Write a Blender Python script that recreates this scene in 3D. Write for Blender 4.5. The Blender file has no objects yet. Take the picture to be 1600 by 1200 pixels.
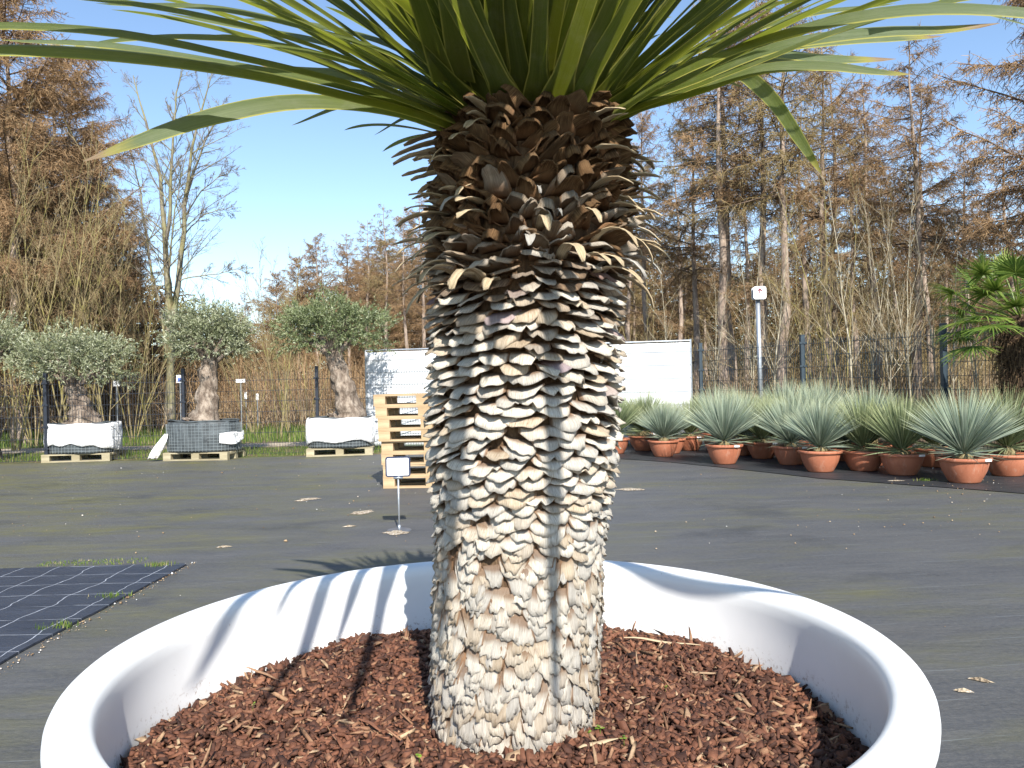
import bpy, math, random
import numpy as np
from mathutils import Vector, Matrix
R_ = math.radians
rng = np.random.default_rng(7)
random.seed(7)
sc = bpy.context.scene
col = sc.collection

# ------------------------------------------------------------------ camera
HC = 1.25; FPX = 1244.0; ROLL = 0.022
cam_d = bpy.data.cameras.new('camera'); cam = bpy.data.objects.new('camera', cam_d); col.objects.link(cam)
cam_d.sensor_width = 36; cam_d.lens = FPX*36/1600; cam_d.clip_end = 2000; cam_d.clip_start = 0.05
cr, sr = math.cos(ROLL), math.sin(ROLL)
M = Matrix(((cr, sr, 0), (0, 0, -1), (-sr, cr, 0))).to_4x4()   # columns: right, up, back
M.translation = (0, 0, HC)
cam.matrix_world = M
sc.camera = cam
sc.render.resolution_x = 1024; sc.render.resolution_y = 768

def at(x, y, d):
    """photo point (1600x1200) at distance d in front of the camera -> world"""
    u = (x-800)/FPX; v = (600-y)/FPX
    return np.array([d*(u*cr+v*sr), d, HC + d*(-u*sr+v*cr)])
def ground_d(x, y, z=0.0):
    u = (x-800)/FPX; v = (600-y)/FPX
    return (z-HC)/(-u*sr+v*cr)
def on_ground(x, y, z=0.0):
    return at(x, y, ground_d(x, y, z))

# ------------------------------------------------------------------ light
SUN_EL, SUN_AZ = 38.0, 168.0      # azimuth clockwise from +Y (behind the camera, a little right)
w = bpy.data.worlds.new('World'); sc.world = w; w.use_nodes = True
nt = w.node_tree; bg = nt.nodes['Background']
sky = nt.nodes.new('ShaderNodeTexSky'); sky.sky_type = 'NISHITA'; sky.sun_disc = False
sky.sun_elevation = R_(SUN_EL); sky.sun_rotation = R_(SUN_AZ); sky.air_density = 1.0; sky.dust_density = 0.15; sky.ozone_density = 2.2
nt.links.new(sky.outputs[0], bg.inputs[0]); bg.inputs[1].default_value = 0.122
sl = bpy.data.lights.new('sun', 'SUN'); sl.energy = 5.0; sl.angle = R_(0.53); sl.color = (1.0, 0.955, 0.88)
so = bpy.data.objects.new('sun', sl); col.objects.link(so)
az, el = R_(SUN_AZ), R_(SUN_EL)
sd = Vector((math.sin(az)*math.cos(el), math.cos(az)*math.cos(el), math.sin(el)))
so.rotation_euler = sd.to_track_quat('Z', 'Y').to_euler(); so.location = (3, -6, 8)
sc.view_settings.view_transform = 'Standard'; sc.view_settings.look = 'None'
sc.view_settings.exposure = 0.88; sc.view_settings.gamma = 1.0

# ------------------------------------------------------------------ helpers
def tag(o, label=None, cat=None, group=None, kind=None):
    if label: o['label'] = label
    if cat: o['category'] = cat
    if group: o['group'] = group
    if kind: o['kind'] = kind
    return o
def empty(name, loc, rz=0, label=None, cat=None, group=None):
    o = bpy.data.objects.new(name, None); col.objects.link(o)
    o.location = [float(a) for a in loc]; o.rotation_euler = (0, 0, rz); o.empty_display_size = .1
    return tag(o, label, cat, group)
def mk(name, V, F, mat, parent=None, smooth=False, attrs=None, loc=None):
    me = bpy.data.meshes.new(name)
    V = np.asarray(V, float).reshape(-1, 3)
    if isinstance(F, np.ndarray):
        n, k = F.shape
        me.vertices.add(len(V)); me.vertices.foreach_set('co', V.ravel().astype(np.float32))
        me.loops.add(n*k); me.loops.foreach_set('vertex_index', F.ravel().astype(np.int32))
        me.polygons.add(n); me.polygons.foreach_set('loop_start', np.arange(0, n*k, k, dtype=np.int32))
        me.update(calc_edges=True); me.validate()
    else:
        me.from_pydata([tuple(v) for v in V], [], [tuple(int(i) for i in f) for f in F]); me.update()
    if smooth: me.polygons.foreach_set('use_smooth', [True]*len(me.polygons))
    if attrs:
        for k_, a in attrs.items():
            at_ = me.attributes.new(k_, 'FLOAT', 'POINT'); at_.data.foreach_set('value', np.asarray(a, np.float32).ravel())
    for m_ in (mat if isinstance(mat, (list, tuple)) else [mat]): me.materials.append(m_)
    o = bpy.data.objects.new(name, me); col.objects.link(o)
    if parent: o.parent = parent
    if loc is not None: o.location = [float(a) for a in loc]
    return o
class MB:
    def __init__(s): s.V = []; s.F = []; s.n = 0; s.A = {}
    def add(s, V, F, **attrs):
        V = np.asarray(V, float).reshape(-1, 3)
        s.V.append(V); s.F += [[int(i)+s.n for i in f] for f in F]
        for k in attrs: s.A.setdefault(k, []).append(np.broadcast_to(np.asarray(attrs[k], float), (len(V),)))
        s.n += len(V); return s
    def box(s, c, d, rz=0, rx=0, **at_):
        x, y, z = [q/2 for q in d]
        P = np.array([(-x,-y,-z),(x,-y,-z),(x,y,-z),(-x,y,-z),(-x,-y,z),(x,-y,z),(x,y,z),(-x,y,z)])
        ca, sa = math.cos(rx), math.sin(rx); P = P@np.array([[1,0,0],[0,ca,sa],[0,-sa,ca]])
        ca, sa = math.cos(rz), math.sin(rz); P = P@np.array([[ca,sa,0],[-sa,ca,0],[0,0,1]])
        return s.add(P+np.array(c, float), [(0,3,2,1),(4,5,6,7),(0,1,5,4),(1,2,6,5),(2,3,7,6),(3,0,4,7)], **at_)
    def tube(s, P, r, sides=8, cap=True):
        P = np.asarray(P, float); r = np.broadcast_to(np.asarray(r, float), (len(P),))
        V, F = tubes(P[None], r[None], sides); F = F.tolist()
        if cap: F.append(list(range(sides))[::-1]); F.append(list(range((len(P)-1)*sides, len(P)*sides)))
        return s.add(V, F)
    def build(s, name, mat, parent=None, smooth=False, loc=None):
        return mk(name, np.concatenate(s.V), s.F, mat, parent, smooth, {k: np.concatenate(v) for k, v in s.A.items()} or None, loc)
def norm(v): return v/np.maximum(np.linalg.norm(v, axis=-1, keepdims=True), 1e-9)
def tubes(P, R, sides=3):
    n, k, _ = P.shape
    T = norm(np.gradient(P, axis=1))
    ref = np.where(np.abs(T[:, :1, 2:3]) > .9, np.array([[[1., 0, 0]]]), np.array([[[0, 0, 1.]]]))
    ref = np.broadcast_to(ref, T.shape)
    A = norm(np.cross(T, ref)); B = np.cross(T, A)
    th = np.arange(sides)*2*np.pi/sides
    V = P[:, :, None] + R[:, :, None, None]*(np.cos(th)[None, None, :, None]*A[:, :, None] + np.sin(th)[None, None, :, None]*B[:, :, None])
    i = np.arange(n)[:, None, None]*k*sides; j = np.arange(k-1)[None, :, None]*sides; c = np.arange(sides)[None, None]; c2 = (c+1) % sides
    F = np.stack([i+j+c+0*c, i+j+c2, i+j+sides+c2, i+j+sides+c], -1).reshape(-1, 4)
    return V.reshape(-1, 3), F
def ribbons(P, W, S, fold=0.0, cols=3):
    """leaf-like strips: centre lines P (n,k,3), widths W (n,k), side vectors S (n,k,3)"""
    n, k, _ = P.shape
    T = norm(np.gradient(P, axis=1)); S = norm(S - (S*T).sum(-1, keepdims=True)*T); N = np.cross(T, S)
    u = np.linspace(-1, 1, cols)
    V = P[:, :, None] + (W[:, :, None]/2*u)[..., None]*S[:, :, None] + (fold*W[:, :, None]*np.abs(u))[..., None]*N[:, :, None]
    i = np.arange(n)[:, None, None]*k*cols; j = np.arange(k-1)[None, :, None]*cols; c = np.arange(cols-1)[None, None]
    F = np.stack([i+j+c, i+j+c+1, i+j+cols+c+1, i+j+cols+c], -1).reshape(-1, 4)
    a = {'u': np.broadcast_to(u, (n, k, cols)).ravel(), 'v': np.broadcast_to(np.linspace(0, 1, k)[None, :, None], (n, k, cols)).ravel(),
         'rnd': np.broadcast_to(rng.random(n)[:, None, None], (n, k, cols)).ravel()}
    return V.reshape(-1, 3), F, a
def copy_tree(o, parent=None):
    c = o.copy(); col.objects.link(c); c.parent = parent
    for ch in [x for x in KIDS.get(o.name, [])]:
        d = copy_tree(ch, c)
    return c
KIDS = {}
def note(root):      # remember a prototype's children so that copying needs no search
    def rec(o):
        KIDS[o.name] = [c for c in bpy.data.objects if c.parent == o]
        for c in KIDS[o.name]: rec(c)
    rec(root); return root

# ------------------------------------------------------------------ materials
class NT:
    def __init__(s, name):
        s.m = bpy.data.materials.new(name); s.m.use_nodes = True; s.t = s.m.node_tree; s.b = s.t.nodes['Principled BSDF']
        s.out = s.t.nodes['Material Output']
    def n(s, typ, **kw):
        nd = s.t.nodes.new(typ)
        for k, v in kw.items():
            if k.startswith('i_'):
                key = k[2:]; key = int(key) if key.isdigit() else key.replace('_', ' ')
                if isinstance(v, bpy.types.NodeSocket): s.t.links.new(v, nd.inputs[key])
                else: nd.inputs[key].default_value = v
            else: setattr(nd, k, v)
        return nd
    def attr(s, name): return s.n('ShaderNodeAttribute', attribute_name=name).outputs['Fac']
    def pos(s): return s.n('ShaderNodeNewGeometry').outputs['Position']
    def obj(s): return s.n('ShaderNodeTexCoord').outputs['Object']
    def noise(s, vec, scale, detail=4, rough=.55, stretch=None):
        if stretch is not None: vec = s.n('ShaderNodeMapping', i_Vector=vec, i_Scale=stretch).outputs[0]
        return s.n('ShaderNodeTexNoise', i_Vector=vec, i_Scale=scale, i_Detail=detail, i_Roughness=rough).outputs['Fac']
    def ramp(s, fac, stops, interp='LINEAR'):
        nd = s.n('ShaderNodeValToRGB', i_Fac=fac); r = nd.color_ramp; r.interpolation = interp
        while len(r.elements) < len(stops): r.elements.new(.5)
        for e, (p, c) in zip(r.elements, stops):
            e.position = p; e.color = (*c, 1) if not isinstance(c, (int, float)) else (c, c, c, 1)
        return nd.outputs[0]
    def mix(s, fac, a, b, blend='MIX'):
        nd = s.t.nodes.new('ShaderNodeMix'); nd.data_type = 'RGBA'; nd.blend_type = blend
        for i, v in ((0, fac), (6, a), (7, b)):
            if isinstance(v, bpy.types.NodeSocket): s.t.links.new(v, nd.inputs[i])
            elif i == 0: nd.inputs[i].default_value = v
            else: nd.inputs[i].default_value = (*v, 1)
        return nd.outputs[2]
    def math(s, op, a, b=0.0, c=0.0):
        nd = s.t.nodes.new('ShaderNodeMath'); nd.operation = op
        for i, v in enumerate((a, b, c)):
            if isinstance(v, bpy.types.NodeSocket): s.t.links.new(v, nd.inputs[i])
            else: nd.inputs[i].default_value = v
        return nd.outputs[0]
    def col(s, c):
        if isinstance(c, bpy.types.NodeSocket): s.t.links.new(c, s.b.inputs['Base Color'])
        else: s.b.inputs['Base Color'].default_value = (*c, 1)
        return s
    def rough(s, r, spec=None):
        if isinstance(r, bpy.types.NodeSocket): s.t.links.new(r, s.b.inputs['Roughness'])
        else: s.b.inputs['Roughness'].default_value = r
        if spec is not None: s.b.inputs['Specular IOR Level'].default_value = spec
        return s
    def bump(s, h, strength=.4, dist=.01):
        nd = s.n('ShaderNodeBump', i_Height=h, i_Strength=strength, i_Distance=dist)
        s.t.links.new(nd.outputs[0], s.b.inputs['Normal']); return s
    def translucent(s, c, amt):
        tr = s.n('ShaderNodeBsdfTranslucent')
        if isinstance(c, bpy.types.NodeSocket): s.t.links.new(c, tr.inputs[0])
        else: tr.inputs[0].default_value = (*c, 1)
        mx = s.n('ShaderNodeMixShader', i_0=amt)
        s.t.links.new(s.b.outputs[0], mx.inputs[1]); s.t.links.new(tr.outputs[0], mx.inputs[2]); s.t.links.new(mx.outputs[0], s.out.inputs[0])
        return s
def simple(name, c, rough=.6, spec=.5, metal=0, var=.12, scale=20):
    t = NT(name); p = t.obj(); f = t.noise(p, scale, 5)
    lo = tuple(x*(1-var) for x in c); hi = tuple(min(1, x*(1+var)) for x in c)
    t.col(t.ramp(f, [(.3, lo), (.7, hi)])).rough(rough, spec); t.b.inputs['Metallic'].default_value = metal
    return t.m

def m_fabric():      # old black woven weed fabric, greyed and mossy
    t = NT('old_weed_fabric'); p = t.pos()
    big = t.noise(p, .55, 5, .6, (1, 2.2, 1)); streak = t.noise(p, 1.5, 7, .7, (.55, 1.7, 1)); fine = t.noise(p, 38, 7, .8)
    c = t.ramp(streak, [(.3, (.056, .058, .062)), (.5, (.078, .080, .083)), (.72, (.105, .104, .101))])
    c = t.mix(t.ramp(fine, [(.42, 0.), (.62, .6)]), c, (.125, .12, .112))
    x = t.n('ShaderNodeSeparateXYZ', i_0=p)
    lf = t.math('MULTIPLY_ADD', x.outputs[0], -.055, .0); lf = t.math('MAXIMUM', lf, 0.0)
    rt = t.math('MULTIPLY_ADD', x.outputs[0], .05, -.09); rt = t.math('MAXIMUM', rt, 0.0)
    mossf = t.math('ADD', t.math('ADD', big, t.math('MULTIPLY', lf, .6)), t.math('MULTIPLY', rt, .30))
    moss2 = t.noise(p, 2.4, 7, .75, (.7, 1.9, 1))
    mf = t.math('MULTIPLY', t.ramp(mossf, [(.46, 0.), (.78, .85)]), t.ramp(moss2, [(.36, 0.), (.60, 1.)]))
    c = t.mix(mf, c, (.135, .128, .040))
    dust = t.ramp(t.noise(p, 1.1, 5, .6, (.5, 1.3, 1)), [(.5, 0.), (.72, .5)])
    c = t.mix(dust, c, (.105, .10, .09))
    stain = t.ramp(t.noise(p, .9, 6, .7, (.8, 1.1, 1)), [(.34, .5), (.45, .0)])
    c = t.mix(stain, c, (.042, .043, .045))
    # faint woven marker lines
    y = x.outputs[1]
    wob = t.math('MULTIPLY', t.noise(p, .9, 2), .10)
    yy = t.math('FRACT', t.math('DIVIDE', t.math('ADD', t.math('ADD', y, wob), t.math('MULTIPLY', x.outputs[0], -.10)), .31))
    ln = t.math('LESS_THAN', t.math('ABSOLUTE', t.math('SUBTRACT', yy, .5)), .010)
    ln = t.math('MULTIPLY', ln, t.ramp(t.noise(p, 2.3, 3), [(.45, 0.), (.6, .55)]))
    c = t.mix(ln, c, (.20, .215, .22))
    t.col(c).rough(.62, .35)
    v = t.n('ShaderNodeTexWave', i_Vector=p, i_Scale=70., i_Distortion=.6); t.bump(t.math('ADD', t.math('ADD', t.math('MULTIPLY', v.outputs['Fac'], .05), streak), t.math('MULTIPLY', t.noise(p, 7, 4, .6, (.6, 1.6, 1)), .35)), .7, .03)
    return t.m
def m_new_fabric():  # newer blue-black fabric with white marker threads
    t = NT('new_weed_fabric'); p = t.pos(); x = t.n('ShaderNodeSeparateXYZ', i_0=p)
    wx = t.math('MULTIPLY_ADD', t.noise(p, 2.2, 3, .5, (1, 1, 1)), .16, -.08)
    wy = t.math('MULTIPLY_ADD', t.noise(p, 1.7, 3, .5, (1, .7, 1)), .10, -.05)
    fx = t.math('ABSOLUTE', t.math('SUBTRACT', t.math('FRACT', t.math('DIVIDE', t.math('ADD', x.outputs[0], wx), .26)), .5))
    fy = t.math('ABSOLUTE', t.math('SUBTRACT', t.math('FRACT', t.math('DIVIDE', t.math('ADD', x.outputs[1], wy), .265)), .5))
    l = t.math('MAXIMUM', t.math('LESS_THAN', fx, .010), t.math('MULTIPLY', t.math('LESS_THAN', fy, .011), t.ramp(t.noise(p, 3.5, 3), [(.36, 0.), (.5, .85)])))
    c = t.ramp(t.noise(p, 2.5, 6, .65, (.6, 2, 1)), [(.3, (.024, .029, .042)), (.7, (.042, .049, .066))])
    t.col(t.mix(l, c, (.36, .38, .42))).rough(.5, .4)
    t.bump(t.noise(p, 4, 5, .6, (1, 2, 1)), .7, .03); return t.m
def m_plant_fabric():
    t = NT('black_plant_bed_fabric'); p = t.pos()
    c = t.ramp(t.noise(p, 3, 6, .7, (.5, 2, 1)), [(.3, (.018, .019, .022)), (.62, (.036, .038, .042)), (.8, (.06, .06, .06))])
    t.col(c).rough(.5, .4); t.bump(t.noise(p, 3, 5, .7, (.6, 2, 1)), .9, .04); return t.m
def m_soil():
    t = NT('leaf_litter'); p = t.pos()
    a = t.noise(p, .35, 5); b = t.noise(p, 9, 6, .75)
    c = t.ramp(b, [(.3, (.05, .032, .018)), (.5, (.13, .09, .055)), (.72, (.25, .185, .12))])
    g = t.ramp(b, [(.3, (.03, .045, .012)), (.7, (.10, .13, .035))])
    t.col(t.mix(t.ramp(a, [(.48, 0.), (.62, .7)]), c, g)).rough(.9, .2); t.bump(b, .8, .08); return t.m
def m_turf():
    t = NT('turf'); p = t.pos(); b = t.noise(p, 7, 6, .75); a = t.noise(p, 1.2, 5, .6, (.5, 1.5, 1))
    g = t.ramp(b, [(.3, (.035, .06, .012)), (.7, (.12, .17, .035))]); d = t.ramp(b, [(.3, (.09, .065, .035)), (.7, (.26, .2, .13))])
    t.col(t.mix(t.ramp(a, [(.44, 0.), (.58, 1.)]), g, d)).rough(.9, .2); t.bump(b, .8, .06); return t.m
def m_gravel(name='gravel', k=1.0):
    t = NT(name); p = t.pos(); v = t.n('ShaderNodeTexVoronoi', i_Vector=p, i_Scale=75.)
    c = t.ramp(t.n('ShaderNodeSeparateColor', i_0=v.outputs['Color']).outputs[0], [(.1, (.20*k, .15*k, .10*k)), (.5, (.36*k, .29*k, .2*k)), (.9, (.5*k, .44*k, .36*k))])
    t.col(c).rough(.85, .3); t.bump(v.outputs['Distance'], .9, .01); return t.m
def m_plastic():
    t = NT('white_moulded_plastic'); p = t.obj(); x = t.n('ShaderNodeSeparateXYZ', i_0=p)
    n1 = t.noise(p, 3.5, 5, .6, (1, 1, .7)); n2 = t.noise(p, 38, 3, .6)
    scuff = t.ramp(t.noise(p, 9, 5, .7, (1, 1, .35)), [(.66, 0.), (.72, .45)])
    c = t.ramp(n1, [(.3, (.80, .80, .80)), (.7, (.86, .86, .86))])
    c = t.mix(t.math('MULTIPLY', scuff, t.ramp(n1, [(.5, 0.), (.62, .8)])), c, (.55, .47, .38))
    spl = t.math('MULTIPLY', t.ramp(x.outputs[2], [(.39, .7), (.43, 0.)]), t.ramp(t.noise(p, 60, 5, .75), [(.55, 0.), (.63, .8)]))
    c = t.mix(spl, c, (.26, .17, .11))
    t.col(t.mix(t.ramp(n2, [(.70, 0.), (.74, .45)]), c, (.35, .3, .25))).rough(.38, .45)
    ang = t.math('ARCTAN2', x.outputs[1], x.outputs[0]); fr = t.math('FRACT', t.math('MULTIPLY', ang, 32/math.pi/2))
    seam = t.math('LESS_THAN', t.math('ABSOLUTE', t.math('SUBTRACT', fr, .5)), .012)
    t.bump(t.math('ADD', t.math('MULTIPLY', seam, .4), t.math('MULTIPLY', n1, .3)), .25, .004); return t.m
def m_mulch():
    t = NT('bark_chips'); r = t.attr('rnd'); p = t.obj()
    c = t.ramp(r, [(0, (.030, .014, .010)), (.25, (.105, .045, .028)), (.55, (.185, .075, .042)), (.80, (.25, .11, .062)), (.93, (.36, .21, .12)), (1., (.55, .40, .25))])
    c = t.mix(t.ramp(t.noise(p, 4, 4, .6), [(.4, .35), (.6, 0.)]), c, (.045, .02, .014)); c = t.mix(t.ramp(t.noise(p, 120, 4, .7, (1, 1, 1)), [(.35, .0), (.75, .55)]), c, (.06, .024, .014))
    t.col(c).rough(.75, .3); t.bump(t.noise(p, 160, 4, .7), .6, .003); return t.m
def m_scale():
    """dry leaf bases: brown high up where they are young, bleached cream further down"""
    t = NT('dry_leaf_base'); r = t.attr('rnd'); v = t.attr('v'); u = t.attr('u'); h = t.attr('h'); p = t.obj()
    fib = t.n('ShaderNodeCombineXYZ', i_0=t.math('MULTIPLY', u, 15.0), i_1=t.math('MULTIPLY', v, 1.3), i_2=t.math('MULTIPLY', r, 90.0)).outputs[0]
    f = t.noise(fib, 1.6, 5, .7)
    pale = t.ramp(f, [(.30, (.30, .215, .14)), (.42, (.60, .53, .43)), (.68, (.82, .775, .68))])
    grey = t.ramp(f, [(.3, (.30, .275, .24)), (.6, (.52, .49, .44)), (.8, (.64, .61, .56))])
    pale = t.mix(t.ramp(t.math('FRACT', t.math('MULTIPLY', r, 7.13)), [(.4, 0.), (.8, .7)]), pale, grey)
    tan = t.ramp(f, [(.3, (.34, .22, .115)), (.7, (.60, .46, .29))])
    pale = t.mix(t.ramp(t.math('FRACT', t.math('MULTIPLY', r, 13.7)), [(.55, 0.), (.9, .6)]), pale, tan)
    brown = t.ramp(f, [(.3, (.045, .023, .011)), (.5, (.14, .075, .033)), (.75, (.37, .24, .12))])
    brown = t.mix(t.ramp(t.math('FRACT', t.math('MULTIPLY', r, 5.3)), [(.66, 0.), (.95, .45)]), brown, (.22, .145, .08))
    tip = t.ramp(t.math('ADD', v, t.math('MULTIPLY', f, .25)), [(1.01, 0.), (1.09, .75)])
    brown = t.mix(tip, brown, (.54, .43, .28))
    hh = t.math('ADD', h, t.math('MULTIPLY', t.math('SUBTRACT', r, .5), .20))
    c = t.mix(t.ramp(hh, [(.60, 0.), (.70, .55), (.80, 1.)]), pale, brown)
    rust = t.math('MULTIPLY', t.ramp(v, [(0, 1.), (.38, .85), (.62, 0.)]), .85)
    c = t.mix(rust, c, (.19, .095, .042))
    edge = t.ramp(t.math('ADD', t.math('ABSOLUTE', u), t.math('MULTIPLY', f, .22)), [(.94, 0.), (1.06, .8)])
    c = t.mix(edge, c, (.30, .165, .085))
    pu = t.ramp(t.math('FRACT', t.math('MULTIPLY', r, 23.1)), [(.955, 0.), (.965, .55)])
    c = t.mix(t.math('MULTIPLY', pu, t.ramp(h, [(.50, 0.), (.56, 1.), (.68, 1.), (.72, 0.)])), c, (.30, .20, .26))
    t.col(c).rough(.85, .2); t.bump(t.noise(fib, 3, 5, .75), .8, .008); return t.m
def m_leaf():
    t = NT('strap_leaf'); u = t.attr('u'); v = t.attr('v'); r = t.attr('rnd'); tp = t.attr('tip')
    vec = t.n('ShaderNodeCombineXYZ', i_0=t.math('MULTIPLY', u, 7.0), i_1=t.math('MULTIPLY', v, 2.2), i_2=t.math('MULTIPLY', r, 40.0)).outputs[0]
    f = t.noise(vec, 1.8, 6, .72)
    c = t.ramp(f, [(.3, (.055, .076, .012)), (.5, (.105, .135, .022)), (.72, (.18, .20, .045))])
    c2 = t.ramp(f, [(.3, (.11, .15, .075)), (.7, (.20, .245, .145))])
    c = t.mix(t.math('MULTIPLY', t.ramp(r, [(.3, .15), (1., .9)]), t.ramp(v, [(.25, 0.), (.6, 1.)])), c, c2)
    c = t.mix(t.ramp(v, [(0, .85), (.10, .0)]), c, (.17, .17, .03))
    e = t.ramp(t.math('ABSOLUTE', u), [(.84, 0.), (.92, .95)])
    c = t.mix(e, c, (.46, .43, .10))
    spots = t.ramp(t.noise(t.obj(), 45, 4, .7, (1, 1, 1)), [(.70, 0.), (.76, .8)])
    c = t.mix(t.math('MULTIPLY', spots, t.ramp(r, [(.4, 0.), (.8, .8)])), c, (.09, .045, .015))
    ytip = t.ramp(t.math('ADD', t.math('SUBTRACT', v, t.math('MULTIPLY', tp, 1.0)), t.math('MULTIPLY', t.math('SUBTRACT', f, .5), .10)), [(-.0, 0.), (.001, 0.), (.06, .9)])
    c = t.mix(ytip, c, (.38, .33, .07))
    btip = t.ramp(t.math('ADD', t.math('SUBTRACT', v, tp), t.math('MULTIPLY', t.math('SUBTRACT', f, .5), .12)), [(.07, 0.), (.10, 1.)])
    c = t.mix(btip, c, t.ramp(f, [(.4, (.24, .14, .075)), (.7, (.50, .38, .25))]))
    vv_ = t.n('ShaderNodeCombineXYZ', i_0=t.math('MULTIPLY', u, 26.0), i_1=t.math('MULTIPLY', v, .8), i_2=t.math('MULTIPLY', r, 60.0)).outputs[0]
    vein = t.noise(vv_, 1.0, 3, .6); c = t.mix(t.ramp(vein, [(.42, .0), (.62, .38)]), c, t.mix(.5, c, (.02, .035, .008)))
    dust = t.ramp(t.noise(t.obj(), 14, 6, .75), [(.5, 0.), (.75, .30)]); c = t.mix(dust, c, (.27, .27, .20))
    t.col(c).rough(t.ramp(f, [(.3, .38), (.7, .6)]), .45); t.bump(t.math('ADD', f, t.math('MULTIPLY', vein, .6)), .4, .004)
    t.translucent(t.mix(.5, c, t.mix(btip, (.42, .47, .03), (.3, .2, .1))), .46); return t.m
def m_dry():
    t = NT('withered_leaf'); u = t.attr('u'); v = t.attr('v'); r = t.attr('rnd')
    vec = t.n('ShaderNodeCombineXYZ', i_0=t.math('MULTIPLY', u, 7.0), i_1=v, i_2=t.math('MULTIPLY', r, 40.0)).outputs[0]
    f = t.noise(vec, 1.8, 5, .7)
    a = t.ramp(f, [(.3, (.24, .16, .09)), (.55, (.50, .40, .26)), (.75, (.72, .63, .47))])
    b = t.ramp(f, [(.3, (.22, .20, .18)), (.7, (.50, .49, .46))])
    t.col(t.mix(t.ramp(r, [(.6, 0.), (.8, .9)]), a, b)).rough(.8, .25); t.bump(f, .8, .004); return t.m
def m_ramp_attr(name, stops, rough=.8, spec=.2, bump=None, trans=0, obj_scale=None, tipc=None):
    t = NT(name); c = t.ramp(t.attr('rnd'), stops)
    if obj_scale: c = t.mix(t.ramp(t.noise(t.obj(), obj_scale, 4, .65), [(.35, 0.), (.7, .6)]), c, tuple(x*.5 for x in stops[0][1]))
    if tipc: c = t.mix(t.ramp(t.attr('v'), [(.72, 0.), (1., .65)]), c, tipc)
    t.col(c).rough(rough, spec)
    if bump: t.bump(t.noise(t.obj(), bump, 4, .7), .7, .01)
    if trans: t.translucent(c, trans)
    return t.m
def m_bark(name, lo, hi, scale=7, st=(1, 1, .25), lichen=None, strength=.9, dist=.03):
    t = NT(name); p = t.obj(); f = t.noise(p, scale, 7, .7, st)
    c = t.ramp(f, [(.32, tuple(x*.45 for x in lo)), (.45, lo), (.68, hi)])
    if lichen: c = t.mix(t.ramp(t.noise(p, 2.2, 4), [(.42, 0.), (.6, .85)]), c, lichen)
    t.col(c).rough(.9, .15); t.bump(f, strength, dist); return t.m
def m_wood(name='pallet_wood', base=(.36, .245, .135), pale=(.56, .42, .26)):
    t = NT(name); p = t.obj(); r = t.attr('rnd')
    f = t.noise(p, 14, 6, .7, (.25, 1.5, 1.5)); c = t.ramp(f, [(.3, base), (.7, pale)])
    g = tuple(x*.55 for x in base)
    t.col(t.mix(t.ramp(r, [(.2, 0.), (1., .45)]), c, g)).rough(.8, .2); t.bump(f, .4, .004); return t.m
def m_terra():
    t = NT('terracotta_bowl'); p = t.pos(); c = t.ramp(t.noise(p, 5, 6, .7, (1, 1, .5)), [(.3, (.31, .105, .055)), (.6, (.42, .155, .085)), (.8, (.47, .20, .12))])
    bl = t.ramp(t.noise(p, 17, 6, .75, (1, 1, .25)), [(.56, 0.), (.72, .45)]); t.col(t.mix(bl, c, (.50, .36, .28))).rough(.6, .35); t.bump(t.noise(p, 30, 4), .2, .004); return t.m
def m_cloth():
    t = NT('soiled_white_fleece'); p = t.pos(); st = t.ramp(t.noise(p, 4.5, 7, .75), [(.55, 0.), (.75, .55)]); z = t.n('ShaderNodeSeparateXYZ', i_0=p).outputs[2]
    lo = t.math('MULTIPLY', t.ramp(z, [(.10, 1.), (.34, 0.)]), t.ramp(t.noise(p, 9, 5, .7), [(.4, 0.), (.6, .7)]))
    t.col(t.mix(lo, t.mix(st, (.82, .82, .82), (.60, .58, .53)), (.34, .29, .22))).rough(.85, .2); t.bump(t.noise(p, 9, 5, .65, (1, 1, 1.6)), .9, .06); return t.m
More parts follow.
